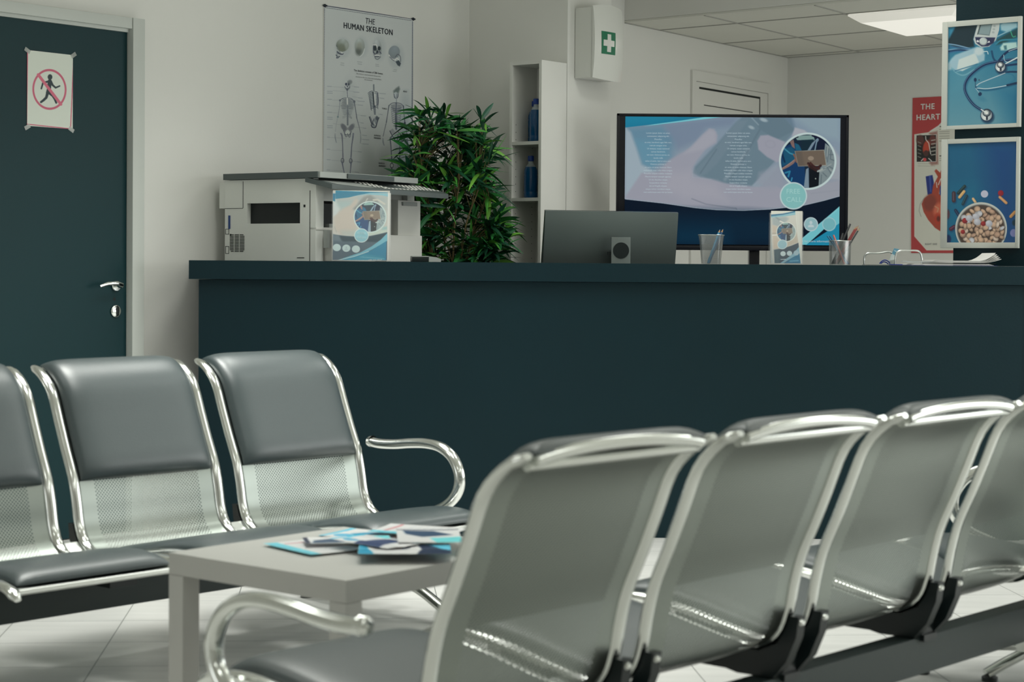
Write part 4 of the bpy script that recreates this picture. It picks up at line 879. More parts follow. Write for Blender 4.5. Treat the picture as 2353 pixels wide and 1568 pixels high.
# sticker: green field with white cross, following the lid
FQ=K+np.array([AD[1],-AD[0]])*.14
def fpt(px,py,off=0.):
    v=pl(px,py,FQ,A_);x=(v[:2]-K)@AD;t=(x-la_+.004)/(lb_-la_+.008);k=(v[2]-zbot)/(ztop-zbot)
    return Vector((x,.114+.016*(1-(2*t-1)**2)+.012*(1-(2*k-1)**2)+.0012+off,v[2]))
def quad(mb,c,mi,off,n=8):
    c=[np.array(k_,float) for k_ in c];G=np.zeros((n,n,3))
    for j in range(n):
        for i in range(n):
            u_,v_=i/(n-1),j/(n-1);P_=(c[0]*(1-u_)+c[1]*u_)*(1-v_)+(c[3]*(1-u_)+c[2]*u_)*v_
            G[j,i]=invM(fa)@AM@fpt(P_[0],P_[1],off)
    mb.grid(G,mi)
mb=MB();zf=lambda x,y:(1290+x/7.838,y/7.838)
quad(mb,[zf(738,553),zf(973,597),zf(966,998),zf(736,962)],0,0);quad(mb,[zf(828,614),zf(888,624),zf(884,944),zf(818,932)],1,.0006);quad(mb,[zf(765,710),zf(948,742),zf(945,850),zf(762,820)],1,.0006)
mb.build('cross_sticker',['aid_green','first_aid'],fa)
# ------------------------------------------------------------------ shared flyer artwork
def inset(p,cx,cy,rx,ry,dim=1.,rimc=(182,200,198),rw=.07,tv=True):
    """round photograph: two people in scrubs and white coat holding a laptop; drawn in unit-circle coordinates"""
    f=lambda L:[(cx+(x-643)/390*rx,cy+(y-790)/395*ry) for x,y in L]
    m=(rx+ry)/2/65;sf=max(.8,1.2*m)
    D=lambda c:tuple(np.array(c)*dim)
    p.ell(cx,cy,rx,ry,rimc,0,.9)
    irx,iry=rx*(1-rw),ry*(1-rw)
    sv=p.c.copy()
    p.ell(cx,cy,irx,iry,D((16,34,52)),0,.8)
    p.poly(f([(460,440),(720,430),(740,500),(500,500)]),D((118,146,142)),sf);p.poly(f([(560,500),(720,490),(720,640),(560,640)]),D((14,38,50)),sf*2)
    p.line(f([(470,470),(510,455)]),3*m,D((20,26,44)));p.line(f([(710,435),(800,470),(880,520)]),5*m,D((16,20,46)),sf)
    # left person, blue scrubs
    p.poly(f([(300,600),(400,560),(470,540),(540,580),(570,680),(600,860),(620,1160),(420,1160),(300,1000),(260,800)]),D((14,52,92)),sf)
    p.poly(f([(320,620),(420,590),(470,640),(480,760),(380,830),(290,860)]),D((22,78,106)),sf*3);p.poly(f([(470,540),(520,560),(560,640),(480,640)]),D((26,88,114)),sf*1.5)
    p.line(f([(330,620),(400,680),(460,700)]),3*m,D((60,134,156)),sf*1.6);p.line(f([(300,700),(330,800)]),4*m,D((10,40,70)),sf*1.5);p.line(f([(340,950),(400,930),(380,1000)]),4*m,D((40,120,150)),sf*1.5);p.line(f([(430,1020),(420,1060)]),3*m,D((50,130,160)),sf)
    p.poly(f([(400,520),(450,490),(460,540),(470,620),(430,590)]),D((120,96,92)),sf)
    p.line(f([(300,895),(380,850),(440,810),(480,760)]),[5*m,6.5*m,6*m,4.5*m],D((124,100,94)),sf);p.line(f([(305,885),(380,835),(450,780)]),1.6*m,D((150,128,118)),sf)
    p.line(f([(455,700),(480,750),(492,800)]),4*m,D((120,86,74)),sf)
    # right person, white coat
    p.poly(f([(640,640),(700,540),(780,470),(800,500),(740,560),(700,640)]),D((112,132,146)),sf);p.line(f([(690,640),(770,500)]),3*m,D((20,34,60)),sf)
    p.line(f([(770,490),(740,640)]),2.4*m,D((124,148,164)),sf);p.poly(f([(800,470),(900,520),(860,640),(760,640)]),D((12,20,44)),sf)
    p.poly(f([(880,540),(960,600),(1030,760),(1010,900),(900,1060),(780,1140),(800,900),(830,860),(870,640)]),D((120,134,136)),sf*1.3)
    for L in (((900,600),(890,760)),((930,620),(910,800)),((960,640),(950,760),(1000,780)),((940,700),(1000,700)),((860,900),(930,860),(1000,900)),((850,950),(900,1000)),((900,860),(960,960)),((830,980),(820,1100))): p.line(f(L),2.4*m,D((88,102,108)),sf*1.6,.8)
    for L in (((915,590),(905,720)),((880,880),(960,830)),((940,900),(980,930)),((800,940),(880,900))): p.line(f(L),2.6*m,D((146,156,154)),sf*1.6,.8)
    p.poly(f([(620,900),(655,880),(660,1160),(590,1150)]),D((116,134,146)),sf);p.poly(f([(665,880),(800,940),(790,1130),(665,1160)]),D((8,14,22)),sf);p.ell(*f([(750,1030)])[0],1.6*m,1.6*m,D((150,158,150)))
    # laptop and hand
    p.poly(f([(465,650),(868,632),(898,850),(512,862)]),D((150,152,140)),sf);p.poly(f([(474,655),(862,640),(890,842),(516,856)]),D((104,92,80)),sf);p.poly(f([(474,655),(560,652),(600,852),(516,856)]),D((90,82,74)),sf*5,.7);p.ell(*f([(686,750)])[0],6.7*m*rx/65*65/rx,5*m,D((140,126,110)),0,sf)
    p.line(f([(650,820),(690,880),(760,920)]),5*m,D((46,26,26)),sf);p.line(f([(680,815),(730,870),(800,900)]),5*m,D((66,38,34)),sf);p.line(f([(700,850),(770,880),(820,850)]),5*m,D((54,30,30)),sf);p.line(f([(650,830),(660,870)]),2.5*m,D((80,50,44)),sf);p.line(f([(780,930),(840,900)]),4*m,D((150,160,156)),sf)
    # clip back to the inner circle
    r=np.hypot((p.x-cx)/irx,(p.y-cy)/iry);a=np.clip((1-r)*min(irx,iry)/.9+.5,0,1)[...,None];p.c=sv*(1-a)+p.c*a
def person_icon(p,cx,cy,r,c): p.ell(cx,cy-r*.3,r*.28,r*.32,c,0,.8);p.poly([(cx-r*.55,cy+r*.55),(cx-r*.5,cy+r*.2),(cx-r*.15,cy+r*.08),(cx+r*.15,cy+r*.08),(cx+r*.5,cy+r*.2),(cx+r*.55,cy+r*.55)],c,.8)
# ------------------------------------------------------------------ television
YT=9.0;HS={}
tv=thing('television','large flat television on a floor stand showing a blue and white medical slide','television',(.925,YT+.05,0))
R=dict(Q=np.array([.925,YT,0.]),d=np.array([1,0,0.]),n=np.array([0,-1,0.]),ang=90.)
def xz(px,py): v=aty(px,py,YT);return v[0],v[2]
xl,ztp=xz(1418,262);xr,_=xz(1951,262);_,zbt=xz(1600,575)
ztp=(xz(1418,263)[1]+xz(1951,262)[1])/2
IM=invM(tv);mb=MB();mb.box((xl,YT+.004,zbt),(xr,YT+.05,ztp),0,IM,bev=.004);mb.box((xl+.15,YT+.05,zbt+.1),(xr-.15,YT+.08,ztp-.12),0,IM)
mb.build('housing','tv_black',tv)
mb=MB();b=.006
for a_,c_2 in (((xl,YT,ztp-.012),(xr,YT+.01,ztp)),((xl,YT,zbt),(xr,YT+.01,zbt+.022)),((xl,YT,zbt),(xl+.012,YT+.01,ztp)),((xr-.012,YT,zbt),(xr,YT+.01,ztp))): mb.box(a_,c_2,0,IM,bev=.002)
mb.build('bezel','tv_black',tv)
sl,st=xz(1437,269);srr,sb=xz(1928,563);sb=xz(1500,561)[1];st=xz(1600,269)[1]
R['l0']=sl-.925;R['l1']=srr-.925;R['zt']=st;R['zb']=sb
p=pic(R,(130,146,158),1.25,.0008)
z=lambda L:[(1400+x/4.057,240+y/4.057) for x,y in L]
q=lambda x,y:z([(x,y)])[0]
p.vgrad(270,480,(122,142,158),(140,148,160))
p.poly(z([(150,210),(500,180),(640,300),(560,520),(330,560),(200,330)]),(96,132,152),26,.95);p.poly(z([(240,330),(500,340),(560,480),(400,610),(300,560)]),(96,140,160),16,.9)
p.poly(z([(500,180),(1200,110),(1150,200),(900,230),(820,340),(640,420)]),(114,130,150),16,.9)
p.poly(z([(150,215),(200,260),(250,400),(300,560),(440,640),(400,760),(300,850),(150,880)]),(150,166,176),8)
p.poly(z([(1700,110),(2150,110),(2150,340),(2000,300),(1850,220)]),(134,154,164),16,.9);p.poly(z([(1560,110),(1700,110),(1740,240),(1640,330),(1500,240)]),(100,122,138),9)
# vial and instrument between the fingers
p.poly(z([(1160,190),(1240,115),(1620,112),(1730,240),(1600,400),(1540,540),(1330,760),(1050,740),(900,690),(780,640),(800,580),(1000,370)]),(102,124,136),6)
p.poly(z([(960,440),(1200,150),(1290,150),(1000,560),(860,680),(780,630)]),(108,128,140),6,.9);p.poly(z([(1330,120),(1620,112),(1730,240),(1560,330),(1400,230)]),(96,118,130),4)
p.line(z([(1000,420),(850,640)]),3,(92,112,124),3,.7);p.line(z([(1300,420),(1080,700)]),7,(122,140,150),6,.8);p.line(z([(1400,240),(1200,600),(1120,700)]),4,(90,110,122),4,.6)
p.line(z([(1330,125),(1390,190)]),2.6,(150,168,176),3,.7);p.ell(*q(1440,145),9,4,(160,176,182),.3,3,.8);p.ell(*q(1325,215),7,3.5,(156,172,178),.4,3,.8)
p.line(z([(1540,540),(1320,780)]),1.6,(138,154,166),2.5,.6)
p.poly(z([(1330,760),(1560,560),(1560,600),(1400,780)]),(136,152,164),3)
# hand / fingers
p.poly(z([(300,640),(460,630),(560,520),(760,400),(870,280),(930,225),(980,230),(1010,290),(1000,360),(900,420),(820,520),(770,600),(780,680),(960,700),(1100,740),(1330,770),(1560,760),(1640,800),(1600,960),(1200,990),(900,970),(600,930),(150,880),(150,860)]),(148,150,162),6)
p.poly(z([(700,460),(870,290),(940,235),(990,260),(990,340),(880,420)]),(156,158,168),8,.8);p.poly(z([(560,640),(760,620),(800,700),(1000,740),(1100,900),(700,880),(500,780)]),(158,158,168),26,.7)
p.line(z([(770,880),(900,930),(1180,970)]),2.4,(118,124,136),2.5,.8);p.line(z([(780,620),(775,680),(950,700)]),1.6,(164,172,182),3,.5);p.line(z([(1180,965),(1190,985)]),1.5,(118,124,136),1.5)
p.poly(z([(1380,340),(1410,290),(1480,285),(1640,350),(1620,520),(1560,540),(1470,490),(1390,420)]),(148,150,162),4);p.ell(*q(1500,370),12,9,(142,144,156),.2,4,.8,ring=2)
p.poly(z([(1730,215),(1820,240),(1850,265),(1700,300)]),(160,164,172),4)
p.poly(z([(1400,640),(1600,560),(1620,760),(1500,790),(1380,740)]),(142,148,160),12,.7);p.poly(z([(1820,780),(2150,700),(2150,860),(1840,940)]),(146,150,160),8);p.poly(z([(2090,400),(2150,500),(2150,700),(2050,700)]),(150,156,164),6)
p.line(z([(1880,830),(2140,800)]),2,(128,134,146),4,.5)
# teal swoosh
p.poly(z([(140,110),(940,110),(680,150),(420,185),(140,217)]),(26,118,148),1);p.poly(z([(140,110),(600,110),(400,150),(140,170)]),(34,132,160),18,.5);p.poly(z([(940,110),(1120,110),(700,160),(330,203),(420,185),(680,150)]),(112,190,200),1)
# navy foot with curved top edge
cv=[(150,884),(500,922),(800,965),(1000,984),(1250,990),(1500,978),(1800,945),(2000,898),(2150,856)]
p.poly(z([(140,880)]+cv+[(2160,1320),(140,1320)]),(2,16,34),1)
k=(p.y>q(0,990)[1]);p.poly(z([(600,1010),(1300,1020),(1750,1060),(1560,1320),(560,1320)]),(3,34,54),40,.9);p.poly(z([(620,1150),(1100,1150),(1150,1310),(600,1310)]),(4,44,66),30,.8)
p.line(z([(150,884)]+cv[1:]),1.2,(172,184,192),1,.8)
p.poly(z([(2160,940),(2160,1150),(2040,1130),(1840,1310),(1700,1310),(1810,1250)]),(108,184,192),1);p.poly(z([(2160,1100),(2160,1320),(1820,1320)]),(28,130,160),1);p.poly(z([(2160,940),(2160,960),(1790,1270),(1790,1255)]),(120,190,196),1)
inset(p,1400+1850/4.057,240+530/4.057,66,66)
p.ell(*q(1717,853),31.4,31.6,(178,198,198));p.ell(*q(1717,853),28.4,28.6,(126,180,178))
p.ell(*q(1880,1118),16.3,16.3,(176,194,196));p.ell(*q(1880,1118),14,14,(140,176,180));person_icon(p,*q(1880,1118),12.5,(178,196,198));p.ell(*q(2050,1118),16,16,(148,186,190));p.ell(*q(2050,1118),13.8,13.8,(112,170,176))
p.build('screen','screen',tv,1.0,1.)
LOR=['Lorem ipsum dolor sit amet,','consectetur adipiscing elit.','Phasellus','ex erat, hendrerit eget felis non,','rutrum congue urna.','Ut tempus, turpis euismod','cursus hendrerit,','est nunc rhoncus purus, eu','iaculis nulla','tellus id enim. Sed et arcu orci.','Vivamus pulvinar n','on enim sit amet rhoncus. Nunc','malesuada vitae odio vitae congue.','Phasellus aliquet sodales molestie.','Mauris tempor suscipit egestas.','Ut nec faucibus neque.','Suspendisse molestie','dui at fringilla aliquet,','neque tortor tincidunt neque,','non scelerisque ante nisi eu lectus.']
T=[]
for cx in (456,1203):
    for i,sline in enumerate(LOR): T.append((sline,*q(cx,274+29*i),3.35,'CENTER',0,'glow_text',0,1.0))
text('slide_paragraph',R,T[:20],tv,.0012);text('slide_paragraph',R,T[20:],tv,.0012)
T=[('FREE',*q(1714,832),11.0,'CENTER',0,'glow_pale'),('CALL',*q(1722,909),11.0,'CENTER',0,'glow_pale'),('t for more information',*q(1800,1285),5.0,'LEFT',0,'glow_white')]
text('slide_heading',R,T[:2],tv,.0012);text('slide_footer',R,T[2:],tv,.0012)
px_=aty(1737,600,YT)[0]
mb=MB();mb.box((px_-.025,YT+.06,.03),(px_+.025,YT+.11,zbt+.4),0,IM,bev=.003);mb.build('stand_post','tv_black',tv)
mb=MB();mb.box((px_-.35,YT-.15,0),(px_+.35,YT+.32,.03),0,IM,bev=.008);mb.build('stand_base','tv_black',tv)
# ------------------------------------------------------------------ desk behind the counter + monitor
dk=thing('desk','white desk behind the reception counter','desk',(1.1,8.6,0));IM=invM(dk)
MB().box((.27,8.27,.715),(2.0,8.88,.74),0,IM,bev=.002).build('desktop','white_lacquer',dk)
for x in (.29,1.955): MB().box((x,8.30,0),(x+.025,8.85,.7145),0,IM).build('side_panel','white_lacquer',dk)
mo=thing('computer_monitor','grey computer monitor on the desk, seen from behind','monitor',(.45,8.52,.7405),0)
c3=aty(1403,545,8.40)
def monM():
    yaw=math.radians(12);tilt=math.radians(-15)
    return Matrix.Translation((c3[0],8.42,c3[2]))@Matrix.Rotation(yaw,4,'Z')@Matrix.Rotation(math.radians(15),4,'X')@Matrix.Rotation(math.radians(.2),4,'Y')
MM=invM(mo)@monM();zw=.308;mh=.19
mb=MB();Gm=np.zeros((24,9,3))
for j,v in enumerate(np.linspace(0,1,24)):
    for i,u_ in enumerate(np.linspace(-1,1,9)): Gm[j,i]=MM@Vector((u_*zw,-.034*(1-v**2.2)*(1-.35*u_*u_),-.23+v*.347))
mb.grid(Gm);mb.box((-zw,0,-.23),(zw,.012,.117),0,MM)
mb.build('back_shell','monitor_metal',mo)
mb=MB();mb.box((-zw,.013,-.23),(zw,.018,.117),0,MM);mb.build('display','tv_black',mo)
sx_=aty(1425,570,8.36)[0];M2=invM(mo)@Matrix.Translation((sx_,8.325,0))@Matrix.Rotation(math.radians(5),4,'Z')
mb=MB();mb.box((-.043,-.012,.745),(.043,.0,1.245),0,M2,bev=.002);mb.build('stand_column','stand_metal',mo)
mb=MB();mb.lathe([(0,0),(.036,0),(.036,.002),(0,.002)],32,0,M2@Matrix.Translation((0,-.0125,1.186))@Matrix.Rotation(math.pi/2,4,'X'));mb.box((-.055,.004,1.165),(-.043,.03,1.18),0,M2);mb.box((-.03,0,1.10),(.03,.09,1.19),0,M2)
mb.build('hinge','black_cast',mo)
MB().box((-.12,-.06,.7405),(.12,.17,.748),0,M2,bev=.003).build('stand_foot','stand_metal',mo)
# ------------------------------------------------------------------ printer
PR=math.radians(55);sd=np.array([-math.sin(PR),math.cos(PR)]);fd=np.array([math.cos(PR),math.sin(PR)])
pc=aty(720,600,7.80)
pt=thing('office_printer','large grey multifunction copier on the left end of the counter','printer',(float(pc[0]),float(pc[1]),TOP+.0005))
# local frame: x along front (to the right-deep), y along side (left-deep), z up
PM=Matrix(((fd[0],sd[0],0,0),(fd[1],sd[1],0,0),(0,0,1,0),(0,0,0,1)))
h=MB();Wp,Dp=.68,.515
def B(mb,a,b,mi=0,bev=0): mb.box(a,b,mi,PM,bev=bev);return mb
def pz(py): return (603-py)/F*7.8-.0+.0015
# left side panel (x=0 plane) with a window cut-out: built from pieces
sw0,sw1,wz0,wz1=.075,.375,pz(517),pz(469)
ht=pz(414)
B(h,(0,0,0),(.03,sw0,ht));B(h,(0,sw1,0),(.03,Dp-.01,ht));B(h,(0,sw0,0),(.03,sw1,wz0));B(h,(0,sw0,wz1),(.03,sw1,ht))
B(h,(.03,.02,.0),(Wp-.02,Dp-.01,.035));B(h,(.03,Dp-.05,.035),(Wp-.02,Dp-.01,ht));B(h,(Wp-.05,.0,0),(Wp,Dp-.01,ht-.03));B(h,(.03,.03,ht-.09),(Wp-.04,Dp-.05,ht-.02))
# front pieces: lower tray wall, right block
B(h,(.0,-.012,0),(.05,0,ht-.02));B(h,(.03,.03,.035),(Wp-.05,Dp-.06,.12))
B(h,(.005,Dp-.02,pz(480)),(.10,Dp+.028,ht-.008))
h.build('housing','printer_body',pt)
h=MB();B(h,(-.0012,sw0,wz0),(-.0002+.012,sw1,wz1)) if False else None
B(h,(.022,sw0-.02,wz0-.02),(.028,sw1+.02,wz1+.02));B(h,(.10,.04,pz(520)),(Wp-.08,.10,pz(470)));B(h,(.05,.05,.13),(Wp-.05,.12,ht-.1));h.build('paper_slot','black_void',pt)
h=MB();B(h,(.06,-.05,0),(.30,.02,pz(532)),bev=.003);B(h,(.0,-.015,pz(532)),(.30,.02,pz(526)),bev=.002);B(h,(.43,-.045,0),(Wp,.03,pz(540)),bev=.003);B(h,(.52,-.035,pz(540)),(Wp,.03,pz(455)),bev=.003)
h.build('front_covers','printer_white',pt)
h=MB();B(h,(.10,.0,pz(527)),(.34,.05,pz(517)));h.build('output_tray','printer_grey',pt)
h=MB();B(h,(.03,-.052,.055),(.045,-.03,.13));h.build('cover_latch','printer_grey',pt)
h=MB();B(h,(.545,-.045,pz(468)),(.645,-.033,pz(459)),bev=.002);h.build('side_handle','printer_grey',pt)
# lid
h=MB();lz0,lz1=ht+.002,ht+.028
h.prism([(-.018,-.035),(.30,-.045),(Wp-.02,-.02),(Wp-.03,Dp-.01),(-.012,Dp-.01)],lz0,lz1,0,PM)
h.build('scanner_lid','printer_dark',pt)
h=MB();h.prism([(-.012,-.045),(.30,-.060),(Wp-.02,-.035),(Wp-.02,-.02),(.30,-.045),(-.012,-.03)],lz0+.001,lz1-.001,0,PM);h.build('lid_front','printer_grey',pt)
h=MB();h.prism([(.15,-.0605),(.30,-.0625),(.47,-.053),(.47,-.045),(.15,-.05)],lz0+.003,lz1-.0035,0,PM);h.build('lid_grip','printer_dark',pt)
# sloping control panel
h=MB();tilt=.055
def cp(x,y): # panel surface height falls towards the user
    return (x,-y,lz0-.004-y*.23)
def slabp(poly,th,mi,dz=0):
    n=len(poly);vs=[(cp(x,y)[0],cp(x,y)[1],cp(x,y)[2]+dz) for x,y in poly]+[(cp(x,y)[0],cp(x,y)[1],cp(x,y)[2]+dz-th) for x,y in poly]
    h.add(vs,[tuple(range(n)),tuple(range(n,2*n))[::-1]]+[((i+1)%n,i,n+i,n+(i+1)%n) for i in range(n)],mi,PM)
slabp([(-.02,-.03),(-.02,.0),(.0,.10),(.14,.155),(.46,.165),(.50,.18),(.68,.19),(.715,.12),(.70,-.03)],.020,0)
h.build('control_panel','printer_dark',pt)
h=MB()
slabp([(.02,.02),(.04,.09),(.15,.13),(.24,.13),(.22,.02)],.001,0,.0006)
slabp([(.32,.03),(.34,.085),(.44,.085),(.43,.03)],.001,1,.001)
h.build('display',['printer_grey','black_void'],pt)
h=MB()
for cx0,nx2,ny2,dx,dy,y0_ in ((.235,4,5,.024,.022,.02),(.49,8,5,.025,.021,.03)):
    for i in range(nx2):
        for j in range(ny2):
            x=cx0+i*dx+j*.006;y=y0_+j*dy
            if x>.69: continue
            slabp([(x,y),(x+.001,y+.007),(x+.013,y+.007),(x+.012,y)],.002,0,.0022)
for i in range(9): x=.30+i*.026;slabp([(x,.128),(x,.136),(x+.014,.136),(x+.014,.128)],.002,0,.0022)
kb=h.build('keys','key_white',pt);kb['kind']='stuff'
h=MB()
for k in range(12):
    w0=.006 if k in(0,11) else 0;zz_=pz(583)+k*(pz(544)-pz(583))/11
    for a,b in ((Dp-.125+w0,Dp-.098),(Dp-.093,Dp-.068),(Dp-.063,Dp-.040-w0)): B(h,(-.0012,a,zz_),(.0005,b,zz_+.0035))
h.build('vent_slots','dark_seam',pt)
h=MB();B(h,(-.001,.018,.0),(.0005,.021,ht-.05));B(h,(-.001,.05,.012),(.0005,.09,.015))
h.build('panel_seam','dark_seam',pt)
for a,b,c,d in ((Dp-.035,Dp-.014,pz(588),pz(570)),(Dp-.035,Dp-.014,pz(542),pz(529))):
    h=MB()
    B(h,(-.001,a,c),(.0003,b,c+.002));B(h,(-.001,a,d-.002),(.0003,b,d));B(h,(-.001,a,c),(.0003,a+.002,d));B(h,(-.001,b-.002,c),(.0003,b,d));h.build('socket','dark_seam',pt)
h=MB();B(h,(-.001,.045,pz(480)),(.0003,.055,pz(474)));h.build('lock','dark_seam',pt)
h=MB()
B(h,(-.0012,Dp-.115,pz(480)-.002),(.0005,Dp-.01,pz(480)));B(h,(-.0012,Dp-.117,pz(480)),(.0005,Dp-.115,ht-.005));B(h,(-.0012,Dp-.048,pz(545)),(.0005,Dp-.04,pz(541)));
h.build('cover_seam','dark_seam',pt)
h=MB();B(h,(-.004,Dp-.042,pz(529)),(.002,Dp-.033,pz(497)),bev=.001);h.build('blue_port','port_blue',pt)
pt2=Matrix.Identity(4)
# ------------------------------------------------------------------ brochure holders
def holder(name,label,pxl,pxr,pytop,yaw,Y,paintfn,dense,h_over=.006,left_extra=0,base=(165,165,160),txt=None,side=.045):
    xl_=aty(pxl,600,Y)[0];xr_=aty(pxr,600,Y)[0];zt_=aty((pxl+pxr)/2,pytop,Y)[2]
    t=thing(name,label,'leaflet holder',((xl_+xr_)/2,Y+.02,TOP+.0008))
    w_=(xr_-xl_);hh=zt_-TOP-.0008
    mb=MB();mb.box((-w_/2-.003,-.022,0),(w_/2+.003,-.0195,hh*.985));mb.box((-w_/2-.003,.018,0),(w_/2+.003,.0205,hh*.97));mb.box((-w_/2-.003,-.022,0),(w_/2+.003,.05,.002))
    mb.box((-w_/2-.0045,-.022,0),(-w_/2-.002,.02,hh*.8));mb.box((w_/2+.002,-.022,0),(w_/2+.0045,.02,hh*.8));mb.build('acrylic_holder','acrylic',t)
    R=dict(Q=np.array([(xl_+xr_)/2,Y+.003,0.]),d=np.array([1,0,0.]),n=np.array([0,-1,0.]),ang=90.,l0=-w_/2,l1=w_/2,zt=zt_,zb=TOP+.006)
    p=pic(R,base,dense);paintfn(p);p.build('front_leaflet','print_gloss',t,2.05,.85)
    mb=MB();mb.box((-w_/2+.001,-.0165,.004),(w_/2-.001,-.008,hh-.003));mb.box((-w_/2-.001,-.006,.004),(w_/2+.002,.0,hh-.009));mb.build('leaflet_stack','paper',t)
    if txt: text('print_lines',R,txt,t,.0008)
    return t
zb5=lambda L:[(755+x/8.713,430+y/8.713) for x,y in L]
def paint_big(p):
    z=zb5;q=lambda x,y:z([(x,y)])[0]
    p.c=p.c*0+np.array((156,154,148.));p.poly(z([(100,230),(500,200),(600,120),(1200,160),(1200,460),(900,420),(600,440),(240,440)]),(134,142,142),20,.9)
    p.poly(z([(140,240),(180,330),(230,420),(160,560),(90,600),(90,240)]),(160,166,166),6)
    p.poly(z([(160,290),(460,290),(420,380),(250,440),(180,360)]),(132,150,150),10,.8);p.poly(z([(460,460),(700,200),(830,150),(980,260),(1000,300),(700,450)]),(114,116,114),6);p.line(z([(780,230),(740,300)]),2.5,(150,152,148),2);p.line(z([(900,260),(980,250),(1120,340)]),4,(160,158,150),2.4)
    p.poly(z([(110,600),(300,430),(440,360),(520,250),(570,235),(600,270),(560,350),(480,430),(560,560),(560,800),(500,900),(240,960),(130,850)]),(156,148,140),6);p.line(z([(120,800),(160,900)]),2,(120,124,122),3,.7)
    p.poly(z([(240,870),(560,860),(520,980),(260,960)]),(140,148,144),10,.7);p.poly(z([(1100,800),(1170,790),(1170,860),(1040,880)]),(120,150,150),4);p.poly(z([(780,900),(1170,850),(1170,910),(780,985)]),(152,162,154),4)
    p.poly(z([(140,60),(1180,100),(1180,118),(850,118),(600,160),(400,210),(140,238)]),(20,98,124),1);p.poly(z([(820,118),(1210,130),(1205,198),(1060,165),(760,150),(540,180)]),(104,150,162),2,.9)
    p.poly(z([(90,945),(350,985),(640,1000),(820,985),(1000,950),(1175,905),(1175,1500),(80,1500)]),(60,76,88),1);p.poly(z([(210,975),(500,995),(820,990),(1165,915),(1060,1060),(960,1100),(260,1085)]),(16,42,54),4);p.poly(z([(90,950),(210,975),(270,1090),(90,1060)]),(84,98,104),6,.7)
    p.poly(z([(1175,925),(1175,1080),(1000,1180),(800,1290),(500,1400),(150,1475),(400,1390),(640,1310),(860,1190),(1040,1060)]),(92,146,160),1);p.poly(z([(1160,1080),(1150,1500),(160,1500),(150,1475),(500,1400),(800,1300),(1000,1180)]),(26,106,134),1);p.poly(z([(300,1450),(700,1340),(1100,1400),(1100,1500),(200,1500)]),(60,130,148),8,.6);p.line(z([(160,1472),(500,1395),(800,1292)]),1.4,(166,186,188),1)
    inset(p,*q(830,600),38,36.5,1.0,(158,172,170),.075);p.ell(*q(658,970),16.8,16.4,(164,178,178));p.ell(*q(658,970),15,14.6,(112,154,164))
    for x,y in ((165,1212),(355,1226),(548,1242)): p.ell(*q(x,y),9.3,8.4,(156,172,174),0,1.1)
    person_icon(p,*q(355,1226),7,(140,156,160))
    p.line(z([(590,912),(740,925)]),4.5,(126,166,174),2.5,.8);p.line(z([(580,1000),(740,1015)]),4.5,(126,166,174),2.5,.8)
    p.line(z([(1205,130),(1185,1500)]),3.5,(172,172,168),1);p.line(z([(140,66),(1170,100)]),1.4,(176,176,170),1);p.line(z([(62,1480),(1190,1498)]),1.6,(170,174,170),1)
    p.poly(z([(70,100),(130,100),(115,300),(85,600),(65,1480),(40,1480),(60,90)]),(156,158,156),1.5,.8);p.poly(z([(75,130),(140,130),(130,290),(78,270)]),(18,92,120),1.5)
    p.line(z([(640,1400),(1120,1440)]),1,(130,170,178),1,.6)
holder('leaflet_holder','large clear leaflet holder in front of the printer with flyers reading free call',764,895,438,0,7.74,paint_big,1.5,
  txt=[('FREE',755+658/8.713,430+945/8.713,5,'CENTER',0,'ink_pale'),('CALL',755+660/8.713,430+1035/8.713,5,'CENTER',0,'ink_pale'),('+00-123-4567',755+930/8.713,430+1478/8.713,3.6,'CENTER',.02,'ink_white')])
zs=lambda L:[(1750+x/11.618,480+y/11.618) for x,y in L]
